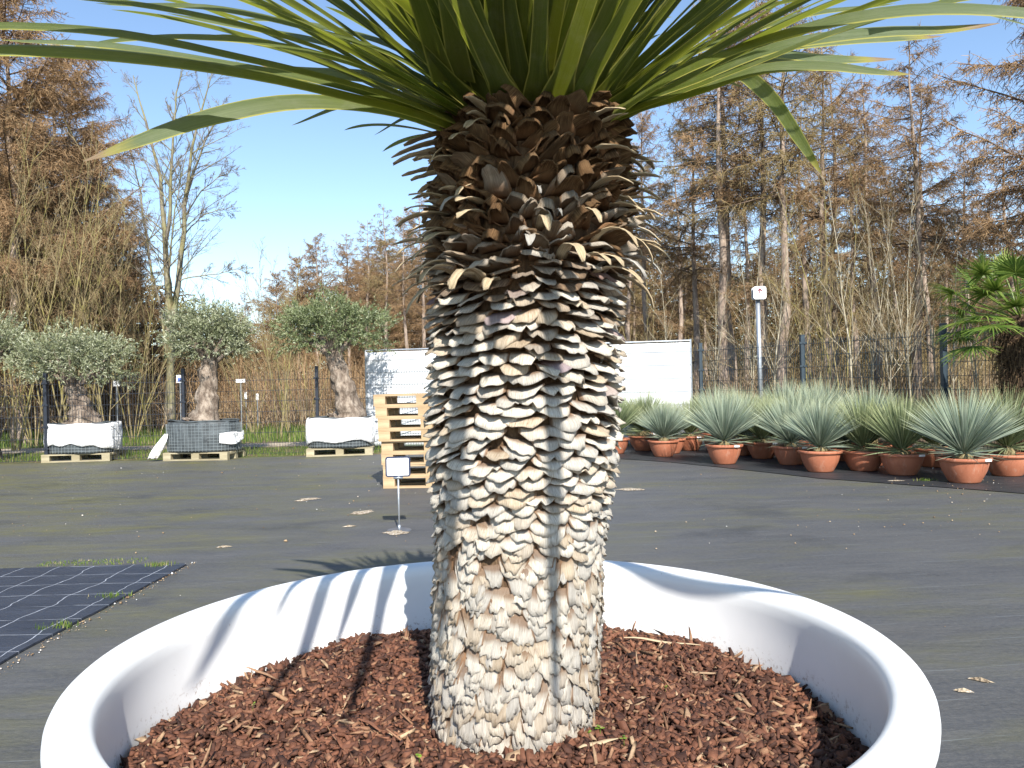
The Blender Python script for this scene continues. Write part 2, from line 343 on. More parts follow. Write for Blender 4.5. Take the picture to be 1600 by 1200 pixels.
MAT = dict(fabric=m_fabric(), newfab=m_new_fabric(), bedfab=m_plant_fabric(), soil=m_soil(), turf=m_turf(), gravel=m_gravel(), path=m_gravel('path_gravel', 1.15),
    plastic=m_plastic(), mulch=m_mulch(), scale=m_scale(), leaf=m_leaf(), dry=m_dry(),
    larch_bark=m_bark('larch_bark', (.25, .19, .15), (.46, .37, .29), 9),
    larch_limb=m_bark('larch_limb', (.11, .078, .058), (.22, .165, .125), 12, (1, 1, 1)),
    twig=m_ramp_attr('larch_twigs', [(0, (.16, .095, .048)), (.5, (.29, .185, .095)), (1, (.44, .30, .17))]),
    twig_g=m_ramp_attr('larch_twigs_olive', [(0, (.15, .11, .048)), (.5, (.27, .20, .095)), (1, (.40, .31, .16))]),
    sap=m_bark('sapling_bark', (.21, .165, .09), (.38, .31, .19), 10, (1, 1, .5), (.25, .22, .075)),
    sap2=m_bark('pale_sapling_bark', (.30, .26, .18), (.52, .47, .36), 10, (1, 1, .5)),
    saptw=m_ramp_attr('sapling_twigs', [(0, (.14, .095, .05)), (.5, (.26, .19, .10)), (1, (.40, .31, .18))]),
    maple=m_bark('mossy_bark', (.16, .14, .11), (.34, .31, .25), 8, (1, 1, .5), (.24, .225, .11)),
    mapletw=m_ramp_attr('greyish_twigs', [(0, (.12, .10, .08)), (1, (.28, .23, .18))]),
    olive=m_ramp_attr('olive_leaves', [(0, (.08, .10, .038)), (.5, (.23, .25, .135)), (.8, (.37, .385, .26)), (1, (.56, .57, .44))], .55, .35, None, .15),
    olive2=m_ramp_attr('olive_leaves_deep', [(0, (.06, .085, .025)), (.55, (.165, .20, .085)), (.85, (.29, .32, .19)), (1, (.50, .52, .38))], .55, .35, None, .15),
    obark=m_bark('olive_bark', (.17, .13, .10), (.42, .35, .28), 11, (1, 1, .5), None, 1.0, .05),
    ystem=m_bark('yucca_stem', (.18, .14, .07), (.40, .33, .18), 30, (1, 1, 1)),
    yleaf=m_ramp_attr('blue_yucca_leaves', [(0, (.17, .225, .160)), (.5, (.25, .31, .235)), (1, (.35, .40, .31))], .5, .35, None, .12, None, (.50, .50, .28)),
    yleaf2=m_ramp_attr('green_yucca_leaves', [(0, (.11, .15, .07)), (.5, (.19, .235, .115)), (1, (.30, .34, .19))], .5, .35, None, .12, None, (.48, .48, .22)),
    terra=m_terra(),
    steel=simple('galvanised_steel', (.42, .45, .48), .4, .5, .6, .15, 25),
    fence=simple('anthracite_powder_coat', (.022, .038, .052), .45, .5, 0, .2, 15),
    fencel=simple('black_fence_coat', (.014, .018, .028), .5, .5, 0, .2, 15),
    white=simple('white_sheet', (.66, .68, .70), .55, .3, 0, .04, 4),
    cloth=m_cloth(),
    wood=m_wood(), woodold=m_wood('weathered_pallet_wood', (.24, .20, .12), (.42, .37, .25)),
    signw=simple('sign_white', (.80, .80, .80), .4, .4, 0, .02, 8), signf=simple('sign_frame', (.02, .03, .07), .4, .5, 0, .1, 8),
    maroon=simple('sign_maroon', (.16, .015, .03), .5, .4, 0, .05, 8), pink=simple('sign_faint_print', (.55, .42, .45), .5, .4, 0, .05, 8), bluep=simple('sign_blue', (.07, .12, .35), .4, .4, 0, .1, 8),
    weed=m_ramp_attr('weed_leaves', [(0, (.10, .19, .02)), (1, (.25, .38, .05))], .5, .4, None, .3),
    grass=m_ramp_attr('grass_blades', [(0, (.05, .095, .012)), (.5, (.11, .175, .025)), (.8, (.19, .22, .06)), (1, (.34, .28, .15))], .7, .3, None, .2),
    straw=m_ramp_attr('dry_stalks', [(0, (.12, .075, .04)), (.5, (.27, .19, .11)), (1, (.46, .36, .24))]),
    farw=m_ramp_attr('far_wood_twigs', [(0, (.05, .034, .016)), (.4, (.12, .078, .038)), (.75, (.15, .12, .045)), (1, (.25, .165, .08))]),
    fan=m_ramp_attr('fan_palm_leaves', [(0, (.055, .11, .014)), (.5, (.13, .20, .03)), (1, (.27, .33, .07))], .40, .5, None, .3),
    fibre=m_bark('palm_fibre', (.045, .028, .018), (.15, .10, .065), 30, (1, 1, .4)), fibres=m_ramp_attr('palm_fibre_strands', [(0, (.05, .028, .016)), (1, (.24, .16, .09))]),
    wirepot=simple('black_geotextile', (.06, .07, .075), .6, .4, 0, .5, 7), wire=simple('cage_wire', (.34, .38, .39), .5, .4, .3, .1, 10),
    conif=m_ramp_attr('conifer_needles', [(0, (.015, .03, .012)), (1, (.05, .08, .03))]))

# ------------------------------------------------------------------ ground
def sheet(name, pts, z, mat, kind='structure', thick=0.0):
    n = len(pts); V = [(p[0], p[1], z) for p in pts]
    F = [list(range(n))]
    if thick:
        V += [(p[0], p[1], z-thick) for p in pts]; F += [[i, i+n, (i+1) % n+n, (i+1) % n] for i in range(n)]
    o = mk(name, V, F, mat); tag(o, kind=kind); return o
def wobble_line(a, b, n, amp, seed=0):
    r = np.random.default_rng(seed); t = np.linspace(0, 1, n)[:, None]; P = np.array(a)*(1-t)+np.array(b)*t
    k = r.normal(0, 1, n); k = np.convolve(k, [.25, .5, .25], 'same'); d = norm(np.array(b, float)-np.array(a, float)); P = P+np.stack([-d[1]*k*amp, d[0]*k*amp], 1); return [tuple(p) for p in P]
sheet('ground', [(-400, -60), (400, -60), (400, 600), (-400, 600)], -.02, MAT['soil'])
back = wobble_line((-40, 13.5), (3, 15.0), 90, .10, 3) + wobble_line((3, 15.0), (3.6, 17.5), 6, .02, 4) + wobble_line((3.9, 17.6), (30, -8), 40, .03, 5)
sheet('fabric_ground_cover', [(-40, -12)] + back + [(30, -12)], 0.0, MAT['fabric'])
P1 = [on_ground(x, y)[:2] for x, y in [(945, 716), (1040, 722), (1130, 731), (1280, 748), (1400, 757), (1500, 764), (1600, 772), (1800, 800)]]
front = []
for a, b in zip(P1[:-1], P1[1:]): front += wobble_line(a, b, 10, .015, int(a[1]*10))[:-1]
sheet('plant_bed_fabric', front + [(11.0, 5.0), (12, 7), (3.75, 17.3), (1.2, 16.2), (1.0, 13.9)], .008, MAT['bedfab'])
edge = wobble_line((-2.41, 3.0), (-2.36, 5.70), 26, .012, 8); backe = wobble_line((-2.40, 5.72), (-9, 5.55), 40, .015, 9)
sheet('newer_fabric_sheet', edge + backe + [(-9, 3.0)], .014, MAT['newfab'], thick=.011)
sheet('turf_verge', wobble_line((-40, 13.3), (2.6, 14.8), 80, .08, 3) + [(3, 30), (-40, 30)], -.008, MAT['turf'])
sheet('gravel_path', wobble_line((-40, 16.4), (1.5, 17.6), 40, .08, 11) + wobble_line((1.5, 18.7), (-40, 17.9), 40, .10, 12), -.002, MAT['path'])

def blob(cx, cy, rx, ry, z, mat, name, label, cat, seed, rot=0, kind=None, n=34):
    r = np.random.default_rng(seed); th = np.linspace(0, 2*np.pi, n, endpoint=False)
    k = 1+.22*np.sin(2*th+r.random()*6)+.14*np.sin(5*th+r.random()*6)+r.normal(0, .07, n)
    x = rx*k*np.cos(th); y = ry*k*np.sin(th); c, s = math.cos(rot), math.sin(rot)
    V = [(cx, cy, z+.012)] + [(cx+c*a-s*b, cy+s*a+c*b, z) for a, b in zip(x, y)]
    o = mk(name, V, [(0, i+1, (i+1) % n+1) for i in range(n)], mat)
    return tag(o, label, cat, kind=kind or 'structure')
for i, (x, y, rx, ry, rot) in enumerate([(620, 832, .13, .10, .1), (566, 801, .14, .09, .7), (484, 780, .13, .06, .3), (985, 765, .17, .10, .2), (545, 823, .05, .03, .2), (470, 783, .08, .03, .2), (1532, 1064, .05, .013, -.75), (1506, 1081, .04, .012, -.3), (1400, 752, .12, .06, 0), (350, 855, .05, .03, .4)]):
    g = on_ground(x, y); blob(g[0], g[1], rx, ry, .004, MAT['gravel'], 'torn_fabric_hole', None, None, 40+i, rot)

# scattered crumbs: small stones and white granules on the fabric
def scatter_stones():
    n = 1100; P = np.zeros((n, 3))
    x = rng.uniform(-9, 9, n); y = 3.6+rng.random(n)**.8*11
    k = n//3; cl = rng.integers(0, 14, k); cx = rng.uniform(-5, 6, 14); cy = rng.uniform(5.5, 11, 14)
    x[:k] = cx[cl]+rng.normal(0, .5, k); y[:k] = cy[cl]+rng.normal(0, .4, k)
    m = 230; x[-m:] = -2.36+rng.normal(0.015, .022, m); y[-m:] = rng.uniform(3.4, 5.8, m); 
    s = (.0013+.0042*rng.random(n)**2.2)*(1+.07*y); s[-m:] *= .75
    s[rng.random(n) < .02] *= 2.0
    base = np.array([(-1,-.8,0),(1,-.9,0),(1.1,.8,0),(-.9,1,0),(-.6,-.5,1),(.6,-.6,.9),(.5,.5,1.1),(-.5,.6,.8)])
    V = base[None]*s[:, None, None]*rng.uniform(.6, 1.3, (n, 8, 3)) + np.stack([x, y, np.full(n, .006)], 1)[:, None]
    F = np.array([(0,3,2,1),(4,5,6,7),(0,1,5,4),(1,2,6,5),(2,3,7,6),(3,0,4,7)])[None]+np.arange(n)[:, None, None]*8
    o = mk('loose_grit', V, F.reshape(-1, 4), m_ramp_attr('grit', [(0, (.12, .08, .05)), (.5, (.30, .20, .11)), (.85, (.42, .34, .24)), (1, (.8, .8, .8))]), attrs={'rnd': np.repeat(rng.random(n), 8)})
    tag(o, 'pale grit and crumbs scattered over the grey ground fabric', 'grit', kind='stuff')
scatter_stones()

def blades(name, P, h, w_, mat, label, cat, lean=.35, k=3):
    n = len(P); a = rng.uniform(0, 2*np.pi, n); D = np.stack([np.cos(a), np.sin(a), 0*a], 1); l = rng.uniform(.0, lean, n)
    t = np.linspace(0, 1, k)
    C = P[:, None] + t[None, :, None]*h[:, None, None]*np.array([0, 0, 1.]) + (t**2)[None, :, None]*(l*h)[:, None, None]*D[:, None]
    b = rng.uniform(0, 2*np.pi, n); S = np.broadcast_to(np.stack([np.cos(b), np.sin(b), 0*b], 1)[:, None], C.shape)
    V, F, A = ribbons(C, w_[:, None]*(1-.85*t)[None], S, 0, 2)
    o = mk(name, V, F, mat, attrs=A); return tag(o, label, cat, kind='stuff')
def pts(n, x0, x1, f0, f1, z=0.0):
    x = rng.uniform(x0, x1, n); t = rng.random(n); return np.stack([x, f0(x)*(1-t)+f1(x)*t, np.full(n, z)], 1)
fA = lambda x: 13.5+(x+40)/43*1.5+.1
P = pts(9000, -14, 2.3, lambda x: fA(x), lambda x: fA(x)+1.9); blades('verge_grass', P, rng.uniform(.03, .11, len(P)), rng.uniform(.006, .014, len(P)), MAT['grass'], 'short grass along the edge of the fabric behind the olive trees', 'grass')
P = pts(26000, -20, 2.0, lambda x: 18.6+0*x, lambda x: 27+0*x); blades('meadow_grass', P, rng.uniform(.05, .22, len(P)), rng.uniform(.012, .03, len(P)), MAT['grass'], 'rough green grass beyond the gravel path', 'grass')
P = pts(420, -3.5, -2.75, lambda x: 5.78+0*x, lambda x: 5.98+.1*(x+3)); blades('edge_moss', P, rng.uniform(.005, .02, len(P)), rng.uniform(.004, .009, len(P)), MAT['grass'], 'low moss and grass at the back edge of the newer fabric sheet', 'moss')
for i, (x, y, n) in enumerate([(250, 886, 160), (175, 935, 60), (95, 982, 90), (1445, 752, 150)]):
    g = on_ground(x, y); P = np.stack([g[0]+rng.normal(0, .05, n), g[1]+rng.normal(0, .03, n), np.full(n, .01)], 1)
    blades('weed_tuft', P, rng.uniform(.01, .035, n), rng.uniform(.004, .01, n), MAT['grass'], ['small mossy tuft at the corner of the newer fabric sheet', 'tiny green weed on the fabric seam, middle one', 'green weed on the fabric seam near the left edge', 'green tuft at the edge of the yucca bed'][i], 'weed')

# ------------------------------------------------------------------ planter and mulch
PC = np.array([-.056, 2.02]); RIM = .60; MUL = .388
def lathe(prof, seg, cx=0, cy=0, close=False):
    th = np.linspace(0, 2*np.pi, seg, endpoint=False); pr = np.array(prof)
    V = np.stack([cx+pr[:, 0][:, None]*np.cos(th), cy+pr[:, 0][:, None]*np.sin(th), np.broadcast_to(pr[:, 1][:, None], (len(pr), seg))], -1).reshape(-1, 3)
    F = [(i*seg+j, i*seg+(j+1) % seg, (i+1)*seg+(j+1) % seg, (i+1)*seg+j) for i in range(len(pr)-1) for j in range(seg)]
    return V, F
def planter():
    root = empty('planter', (PC[0], PC[1], 0), 0, 'huge round white plastic planter filled with reddish bark chips under the palm-like tree', 'planter')
    a = []
    prof = [(.0, .01), (.80, .01), (.86, .02), (.90, .10), (.935, .30), (.960, .46), (.966, .505), (.972, .515)]
    prof2 = []
    for k in range(7):   # outer edge of the rolled rim
        q = math.pi*.5*k/6; prof2.append((.995-.026+.026*math.sin(q+.0)*1.0, .535+.065*(1-math.cos(q))*1.0))
    roll = [(.978, .517), (.988, .525), (.9935, .540), (.995, .560), (.993, .577), (.987, .589), (.978, .5965), (.965, .5995), (.945, .6000), (.924, .5985), (.911, .5925), (.903, .580), (.900, .562), (.902, .53), (.905, .50)]
    inner = [(.906, .45), (.905, .36), (.90, .25), (.88, .12), (.0, .11)]
    V, F = lathe(prof+roll+inner, 160)
    mk('planter_shell', V, F, MAT['plastic'], root, True)
    # soil under the chips
    return root
planter()
def mulch():
    n = 26000
    r = .888*np.sqrt(rng.random(n)); a = rng.uniform(0, 2*np.pi, n)
    x = r*np.cos(a); y = r*np.sin(a)
    hgt = lambda x, y: MUL - .012 + .014*np.sin(x*5+1)*np.cos(y*4) + .010*np.sin(x*13)*np.sin(y*11+2) - .018*(np.hypot(x, y) > .8)*(np.hypot(x, y)-.8)/.1
    z = hgt(x, y)+rng.uniform(-.006, .014, n)
    L = .005+.021*rng.random(n)**1.6; Wd = .003+.012*rng.random(n)**1.4; T = rng.uniform(.0015, .005, n)
    sl_ = rng.random(n) < .05; L[sl_] *= 2.2; Wd[sl_] *= .45
    base = np.array([(-1,-.6,-1),(.8,-1,-1),(1.15,.5,-1),(-.4,1,-1),(-.9,-.5,1),(.7,-.9,1),(1,.45,1),(-.35,.9,1)])
    B = base[None]*rng.uniform(.65, 1.25, (n, 8, 3))*np.stack([L, Wd, T], 1)[:, None]
    # random tilt
    ax = rng.normal(0, .48, n); ay = rng.normal(0, .48, n); az_ = rng.uniform(0, 2*np.pi, n)
    steep = rng.random(n) < .08; ax[steep] *= 2.4
    def rot(B, ang, i, j):
        c, s = np.cos(ang)[:, None], np.sin(ang)[:, None]; u, v = B[:, :, i].copy(), B[:, :, j].copy(); B[:, :, i] = c*u-s*v; B[:, :, j] = s*u+c*v
    rot(B, ax, 1, 2); rot(B, ay, 0, 2); rot(B, az_, 0, 1)
    V = B+np.stack([x, y, z], 1)[:, None]
    F = np.array([(0,3,2,1),(4,5,6,7),(0,1,5,4),(1,2,6,5),(2,3,7,6),(3,0,4,7)])[None]+np.arange(n)[:, None, None]*8
    rnd = rng.random(n)**1.15*.9; rnd[sl_] = rng.uniform(.86, 1, sl_.sum()); pale = rng.random(n) < .012; rnd[pale] = rng.uniform(.95, 1., pale.sum())
    # soil bed below
    g = np.linspace(-.9, .9, 60); X, Y = np.meshgrid(g, g); rr = np.hypot(X, Y); s = np.minimum(1, .896/np.maximum(rr, 1e-6)); X2, Y2 = X*s, Y*s
    Vb = np.stack([X2, Y2, hgt(X2, Y2)-.006], -1).reshape(-1, 3); idx = np.arange(3600).reshape(60, 60)
    Fb = np.stack([idx[:-1, :-1], idx[:-1, 1:], idx[1:, 1:], idx[1:, :-1]], -1).reshape(-1, 4)
    o = mk('bark_mulch', np.concatenate([V.reshape(-1, 3), Vb]), np.concatenate([F.reshape(-1, 4), Fb+n*8]), MAT['mulch'], attrs={'rnd': np.concatenate([np.repeat(rnd, 8), np.full(3600, .05)])}, loc=(PC[0], PC[1], 0))
    tag(o, 'reddish brown bark chips filling the white planter', 'bark mulch', kind='stuff')
mulch()
def slivers():
    for i, (x0, y0, x1, y1, r, lab) in enumerate([(975, 998, 1095, 1010, .005, 'pale grey stick lying on the bark behind the trunk to the right'), (905, 1172, 965, 1155, .006, 'broad pale splinter of wood in front of the trunk foot'),
            (385, 1045, 440, 1064, .004, 'orange brown splinter at the back left of the bark'), (560, 1125, 600, 1143, .004, 'reddish sliver lying in the bark left of the trunk')]):
        a = on_ground(x0, y0, MUL+.012); b = on_ground(x1, y1, MUL+.012); n = 9; t = np.linspace(0, 1, n)
        P = a[None]*(1-t)[:, None]+b[None]*t[:, None]; P[:, 2] += .004*np.sin(t*9+i)+.006; P[:, 1] += .006*np.sin(t*6)
        m = MB(); m.tube(P, r*(.35+.9*np.sin(np.pi*np.clip(t*1.0+.05, 0, 1))), 6); m.V[-1][:, 2] = (m.V[-1][:, 2]-a[2])*.6+a[2]
        o = m.build('wood_splinter', MAT['dry'] if i in (0, 1) else MAT['mulch']); 
        o.data.attributes.new('rnd', 'FLOAT', 'POINT').data.foreach_set('value', [(.3, .1, .93, .75)[i]]*len(o.data.vertices))
        tag(o, lab, 'splinter')
slivers()
def seedling(x, y, s, lab):
    g = on_ground(x, y, MUL+.012); root = empty('seedling', g, 0, lab, 'seedling')
    m = MB(); n = 5
    V = []; F = []; rn = []
    for k in range(n):
        a = rng.uniform(0, 6.28); r = s*rng.uniform(.2, .9); c = np.array([math.cos(a)*r, math.sin(a)*r, s*rng.uniform(.5, 1.4)]); q = s*rng.uniform(.3, .5)
        th = np.linspace(0, 2*np.pi, 8, endpoint=False); tilt = rng.uniform(-.5, .5, 2)
        P = np.stack([q*np.cos(th), q*.8*np.sin(th), q*(tilt[0]*np.cos(th)+tilt[1]*np.sin(th))], 1)+c
        m.add(P, [list(range(8))], rnd=rng.random())
    m.build('leaflet', MAT['weed'], root)
    m = MB(); m.tube([(0, 0, -.01), (0, 0, s*.8)], s*.06, 5); m.A = {'rnd': [np.full(m.n, .2)]}; m.build('stem', MAT['weed'], root)
for i, (x, y, s, lab) in enumerate([(826, 1162, .012, 'bright green seedling against the front foot of the trunk, left one'), (856, 1156, .012, 'bright green seedling against the front foot of the trunk, right one'), (938, 1146, .014, 'round-leaved seedling in the bark just right of the trunk foot'),
        (975, 1158, .011, 'lowest green seedling in the bark right of the trunk foot'), (920, 1150, .008, 'small pale seedling close to the right edge of the trunk foot'), (655, 1185, .010, 'pair of green seedlings in the bark left of the trunk foot'), (1040, 1075, .006, 'tiny seedling in the middle of the bark right of the trunk'), (395, 1105, .008, 'tiny seedling in the bark at the left of the planter')]):
    seedling(x, y, s, lab)

# ------------------------------------------------------------------ the tree in the planter
TD = 2.05
prof_px = [(120, 830, 126), (170, 832, 136), (250, 832, 146), (330, 830, 151), (400, 828, 153), (450, 822, 146), (560, 819, 148), (700, 818, 149), (800, 815, 136), (870, 811, 130), (950, 809, 132), (1050, 805, 131), (1150, 802, 124), (1185, 801, 120), (1230, 800, 116)]
_z, _x, _r = [], [], []
for y, cxp, hw in prof_px:
    p = at(cxp, y, TD); _z.append(p[2]); _x.append(p[0]); _r.append(hw/FPX*math.sqrt(TD**2-.05))
_z, _x, _r = map(np.array, (_z[::-1], _x[::-1], _r[::-1]))
ZB, ZT = MUL-.03, float(at(830, 150, TD)[2])
tx = lambda z: np.interp(z, _z, _x)
tr_ = lambda z: np.interp(z, _z, _r)
def flare(h):      # how far the leaf bases stand off the core, by height fraction
    return np.interp(h, [0, .15, .30, .42, .55, .68, .8, .95, 1], [.008, .009, .012, .026, .044, .052, .054, .048, .042])
def big_tree():
    root = empty('yucca_tree', (tx(ZB), TD, ZB), 0, 'thick scaly trunked palm-like tree with a spreading green crown, growing in the big white planter', 'tree')
    off = np.array([tx(ZB), TD, ZB])
    # core
    zz = np.linspace(ZB-.02, ZT+.05, 60); th = np.linspace(0, 2*np.pi, 64, endpoint=False)
    hh = (zz-ZB)/(ZT-ZB); rr = tr_(zz)-flare(hh)*1.02; rr[-8:] *= np.array([1, .97, .93, .88, .8, .7, .5, .3])
    V = np.stack([tx(zz)[:, None]+rr[:, None]*np.cos(th), TD+rr[:, None]*np.sin(th), np.broadcast_to(zz[:, None], (60, 64))], -1).reshape(-1, 3)-off
    i = np.arange(59)[:, None]*64; c = np.arange(64)[None]; F = np.stack([i+c, i+(c+1) % 64, i+64+(c+1) % 64, i+64+c], -1).reshape(-1, 4)
    mk('trunk', V, F, m_bark('trunk_core', (.10, .060, .034), (.24, .155, .09), 30), root, True)
    # leaf bases
    rows = []; z = ZB+.005; k = 0
    while z < ZT-.075:
        h = (z-ZB)/(ZT-ZB); rows.append((z, h, k)); k += 1
        z += float(np.interp(h, [0, .12, .27, .32, .45, .62, .7, .85, 1], [.0150, .018, .020, .0175, .0245, .0240, .0245, .026, .025]))
    Vs, Fs, U_, V_, Rn, H_ = [], [], [], [], [], []; nv = 0
    NU, NV = 11, 7
    u = np.linspace(-1, 1, NU); v = np.linspace(0, 1, NV); uu, vv = np.meshgrid(u, v)
    for z0, h0, k in rows:
        wid = float(np.interp(h0, [0, .12, .27, .32, .45, .6, .7, .85, 1], [.056, .064, .070, .078, .100, .094, .072, .070, .082]))
        R0 = float(tr_(z0)); n = max(10, int(round(2*np.pi*R0/(wid*.84))))
        for j in range(n):
            th0 = (j+.5*(k % 2)+.13*k)*2*np.pi/n + rng.normal(0, .07+.10*(h0 < .3))
            z_ = z0+rng.normal(0, .0045)*(1.7 if h0 < .3 else 1+.9*(h0 > .7)); h = h0; wj = wid*rng.uniform(.82, 1.28); fl = float(flare(h))*rng.uniform(.8, 1.18)
            up = np.clip((h+rng.normal(0, .02)-.70)/.05, 0, 1)
            low = np.clip((.36-h)/.10, 0, 1)
            s = rng.uniform(.8, 1.25); dq = rng.uniform(0, .010)*(rng.random() < .6); shear = rng.normal(0, .10)
            # profile of a hanging base (mid, low) and a rising base (up)
            tv = [0, .25, .5, .75, .9, 1]
            dr_m = np.interp(vv, tv, [-.05, .28, .58, .88, 1.04, 1.12])*fl*1.15
            dz_m = np.interp(vv, tv, [.018, .0155, .010, .001, -.0045, -.0080-dq*.8])*s
            dr_l = np.interp(vv, tv, [-.002, .35, .6, .85, 1.0, 1.0+rng.uniform(0, .7)])*fl
            dz_l = np.interp(vv, tv, [.036, .028, .012, -.006, -.018, -.026])*s*(1 if h > .12 else 1.2)
            cu = rng.uniform(-.05, .02); tp_ = rng.uniform(.35, .75); ex = rng.uniform(.7, 1.9)
            dr_u = np.interp(vv, tv, [-.3, .45, .74, .98, 1.04+.16*ex, 1.12+.30*ex])*fl
            dz_u = np.interp(vv, tv, [-.015, -.010, .004, .017, .022, .020+cu*.5])*s*rng.uniform(.75, 1.25)
            side_drop = (uu**2)
            dr = (dr_m*(1-low)+dr_l*low)*(1-up)+dr_u*up
            dz = (dz_m*(1-low)+dz_l*low)*(1-up)+dz_u*up
            # across: sides tuck back to the trunk and (hanging) sit higher, so the free edge reads as a scallop
            dr = dr*(1-side_drop*(.72*(1-up)+.50*up))
            dz = dz+side_drop*vv*(.017*(1-up)*(1-low*.45))-side_drop*vv*.014*up+uu*shear*.05*vv
            taper = (1.04-.02*vv-.06*(vv**3))*(1-up)*(1-.30*low*vv**2)+up*(1.12-tp_*vv)
            if h < .3: taper = taper*(1+.10*np.sin(vv*5+j))
            # ragged free edge and crumpling
            rag = rng.normal(0, 1, NU); rag = .6*rag+.4*np.roll(rag, 1)
            dz[-1] += rag*(.0022+.0040*low)*(1-.2*up); dz[-2] += rag*.0010; dr[-1] += rng.normal(0, .0022, NU)
            dr += .0034*np.sin(uu*rng.uniform(2, 6)+rng.uniform(0, 6))*vv*(1+.6*(1-up))*(1-.55*low)+rng.normal(0, .0006, uu.shape); dz += .0016*np.sin(uu*rng.uniform(5, 12)+rng.uniform(0, 6))*vv
            notch = rng.random()
            if notch < .35 and up < .5:
                q = rng.integers(2, NU-2); dz[-1, q] += rng.uniform(.006, .016); dz[-2, q] += .004
            yaw = rng.normal(0, .10); roll = rng.normal(0, .07+.10*low+.16*up)
            zz_ = z_+dz+uu*wj*.5*roll; rad = np.maximum(R0-fl, .02)+dr+uu*yaw*.012
            tha = th0+uu*wj*.5*taper/R0+vv*rng.normal(0, .03+.10*up)
            cx = tx(zz_)
            X = cx+rad*np.cos(tha)-off[0]; Y = rad*np.sin(tha); Z = zz_-off[2]
            Vs.append(np.stack([X, Y, Z], -1).reshape(-1, 3))
            U_.append(uu.ravel()); V_.append(vv.ravel()); Rn.append(np.full(NU*NV, rng.random())); H_.append(np.full(NU*NV, h))
    nS = len(Vs); i = np.arange(nS)[:, None, None]*NU*NV; a = np.arange(NV-1)[None, :, None]*NU; b = np.arange(NU-1)[None, None]
    F = np.stack([i+a+b, i+a+b+1, i+a+NU+b+1, i+a+NU+b], -1).reshape(-1, 4)
    o = mk('leaf_base_scales', np.concatenate(Vs), F, MAT['scale'], root, False, {'u': np.concatenate(U_), 'v': np.concatenate(V_), 'rnd': np.concatenate(Rn), 'h': np.concatenate(H_)})
    o['kind'] = 'stuff'
    sol = o.modifiers.new('thickness', 'SOLIDIFY'); sol.thickness = .0022; sol.offset = 0
    # withered leaf stubs round the upper trunk
    def stub(th, z, L, w_, e0, curl, twist=0.0, rnd=None):
        k = 8; t = np.linspace(0, 1, k); e = e0-curl*t; ds = L/(k-1)
        ra = np.concatenate([[0], np.cumsum(np.cos(e[:-1])*ds)]); za = np.concatenate([[0], np.cumsum(np.sin(e[:-1])*ds)])
        R0 = tr_(z)-.035; d = np.array([math.cos(th), math.sin(th), 0]); side = np.array([-math.sin(th), math.cos(th), 0])
        P = np.array([tx(z), TD, z])-off+(R0+ra)[:, None]*d+np.array([0, 0, 1.])*za[:, None]
        S = side[None]+np.array([0, 0, 1.])[None]*(twist*t)[:, None]
        W = w_*(1-.45*t**1.5); W[-1] *= rng.uniform(.3, .8)
        V, F, A = ribbons(P[None], W[None], S[None], .12, 5)
        if rnd is not None: A['rnd'] = np.full(len(V), rnd)
        V = V+rng.normal(0, .0009, V.shape)
        o = mk('dry_leaf', V, F, MAT['dry'], root, True, A); o.modifiers.new('thickness', 'SOLIDIFY').thickness = .002
    zy = lambda y: float(at(820, y, TD)[2])
    for y, L, e, c in [(205, .12, -.1, .35), (218, .15, -.15, .3), (235, .14, -.05, .45), (228, .10, .1, .6), (252, .13, .0, .2), (262, .10, .05, .4)]: stub(math.pi+rng.uniform(-.25, .12), zy(y), L+.02, .036, e, c, .1, rng.uniform(.1, .5))
    for y, L, e, c in [(270, .11, .3, .5), (292, .09, .3, .6), (352, .12, .3, 1.1), (365, .13, .4, 1.2), (385, .13, .3, 1.3), (372, .10, .2, 1.0), (398, .14, .5, 1.6), (412, .12, .3, 1.5), (440, .15, .3, 1.9), (345, .10, .6, 1.4), (425, .11, .5, 1.4)]:
        stub(rng.uniform(-.55, .25), zy(y), L+.02, rng.uniform(.014, .026), e, c, rng.uniform(-.3, .3), rng.uniform(.0, .9))
    for y, L, e, c in [(330, .10, .4, .8), (348, .12, .5, 1.4), (375, .11, .3, 1.0), (395, .13, .5, 1.5), (408, .13, .4, 1.5), (430, .13, .2, .8), (300, .09, .2, .6), (318, .09, .4, .7), (420, .10, .6, 1.3)]:
        stub(math.pi+rng.uniform(-.3, .5), zy(y), L+.015, rng.uniform(.02, .032), e, c, rng.uniform(-.3, .3), rng.uniform(.0, .7))
    for xo, y, L, w_, rn in [(.1, 385, .13, .030, .3), (.35, 425, .15, .032, .35), (.5, 372, .12, .026, .3), (-.55, 455, .15, .040, .2), (-.95, 440, .13, .035, .4), (.05, 335, .07, .012, .9), (-.02, 405, .09, .030, .95), (.75, 400, .16, .026, .3), (.9, 440, .17, .024, .8), (-.35, 462, .09, .034, .5), (.25, 365, .06, .01, .8), (-.75, 345, .12, .018, .85)]:
        stub(-math.pi/2+xo, zy(y), L, w_, .7, 2.1, rng.uniform(-.2, .2), rn)
    for k in range(64):      # fringe of curled stubs, thickest at both sides
        sd = -1 if k % 2 else 0; yy = rng.uniform(215, 455); L = rng.uniform(.075, .13)+.025*(yy > 340)
        stub((math.pi if sd else 0)+(1 if sd else -1)*rng.uniform(-.35, 1.0), zy(yy), L, rng.uniform(.022, .038), rng.uniform(.1, .6), rng.uniform(.7, 1.7)+.4*(yy > 380), rng.uniform(-.3, .3), rng.uniform(0, .62))
    for k in range(24):      # far side
        stub(rng.uniform(.4, 2.8), rng.uniform(zy(440), zy(200)), rng.uniform(.08, .15), .03, .2, 1.1, 0)
    # crown -----------------------------------------------------------------
    CR = np.array([float(tx(ZT))+.005, TD, ZT+.03])
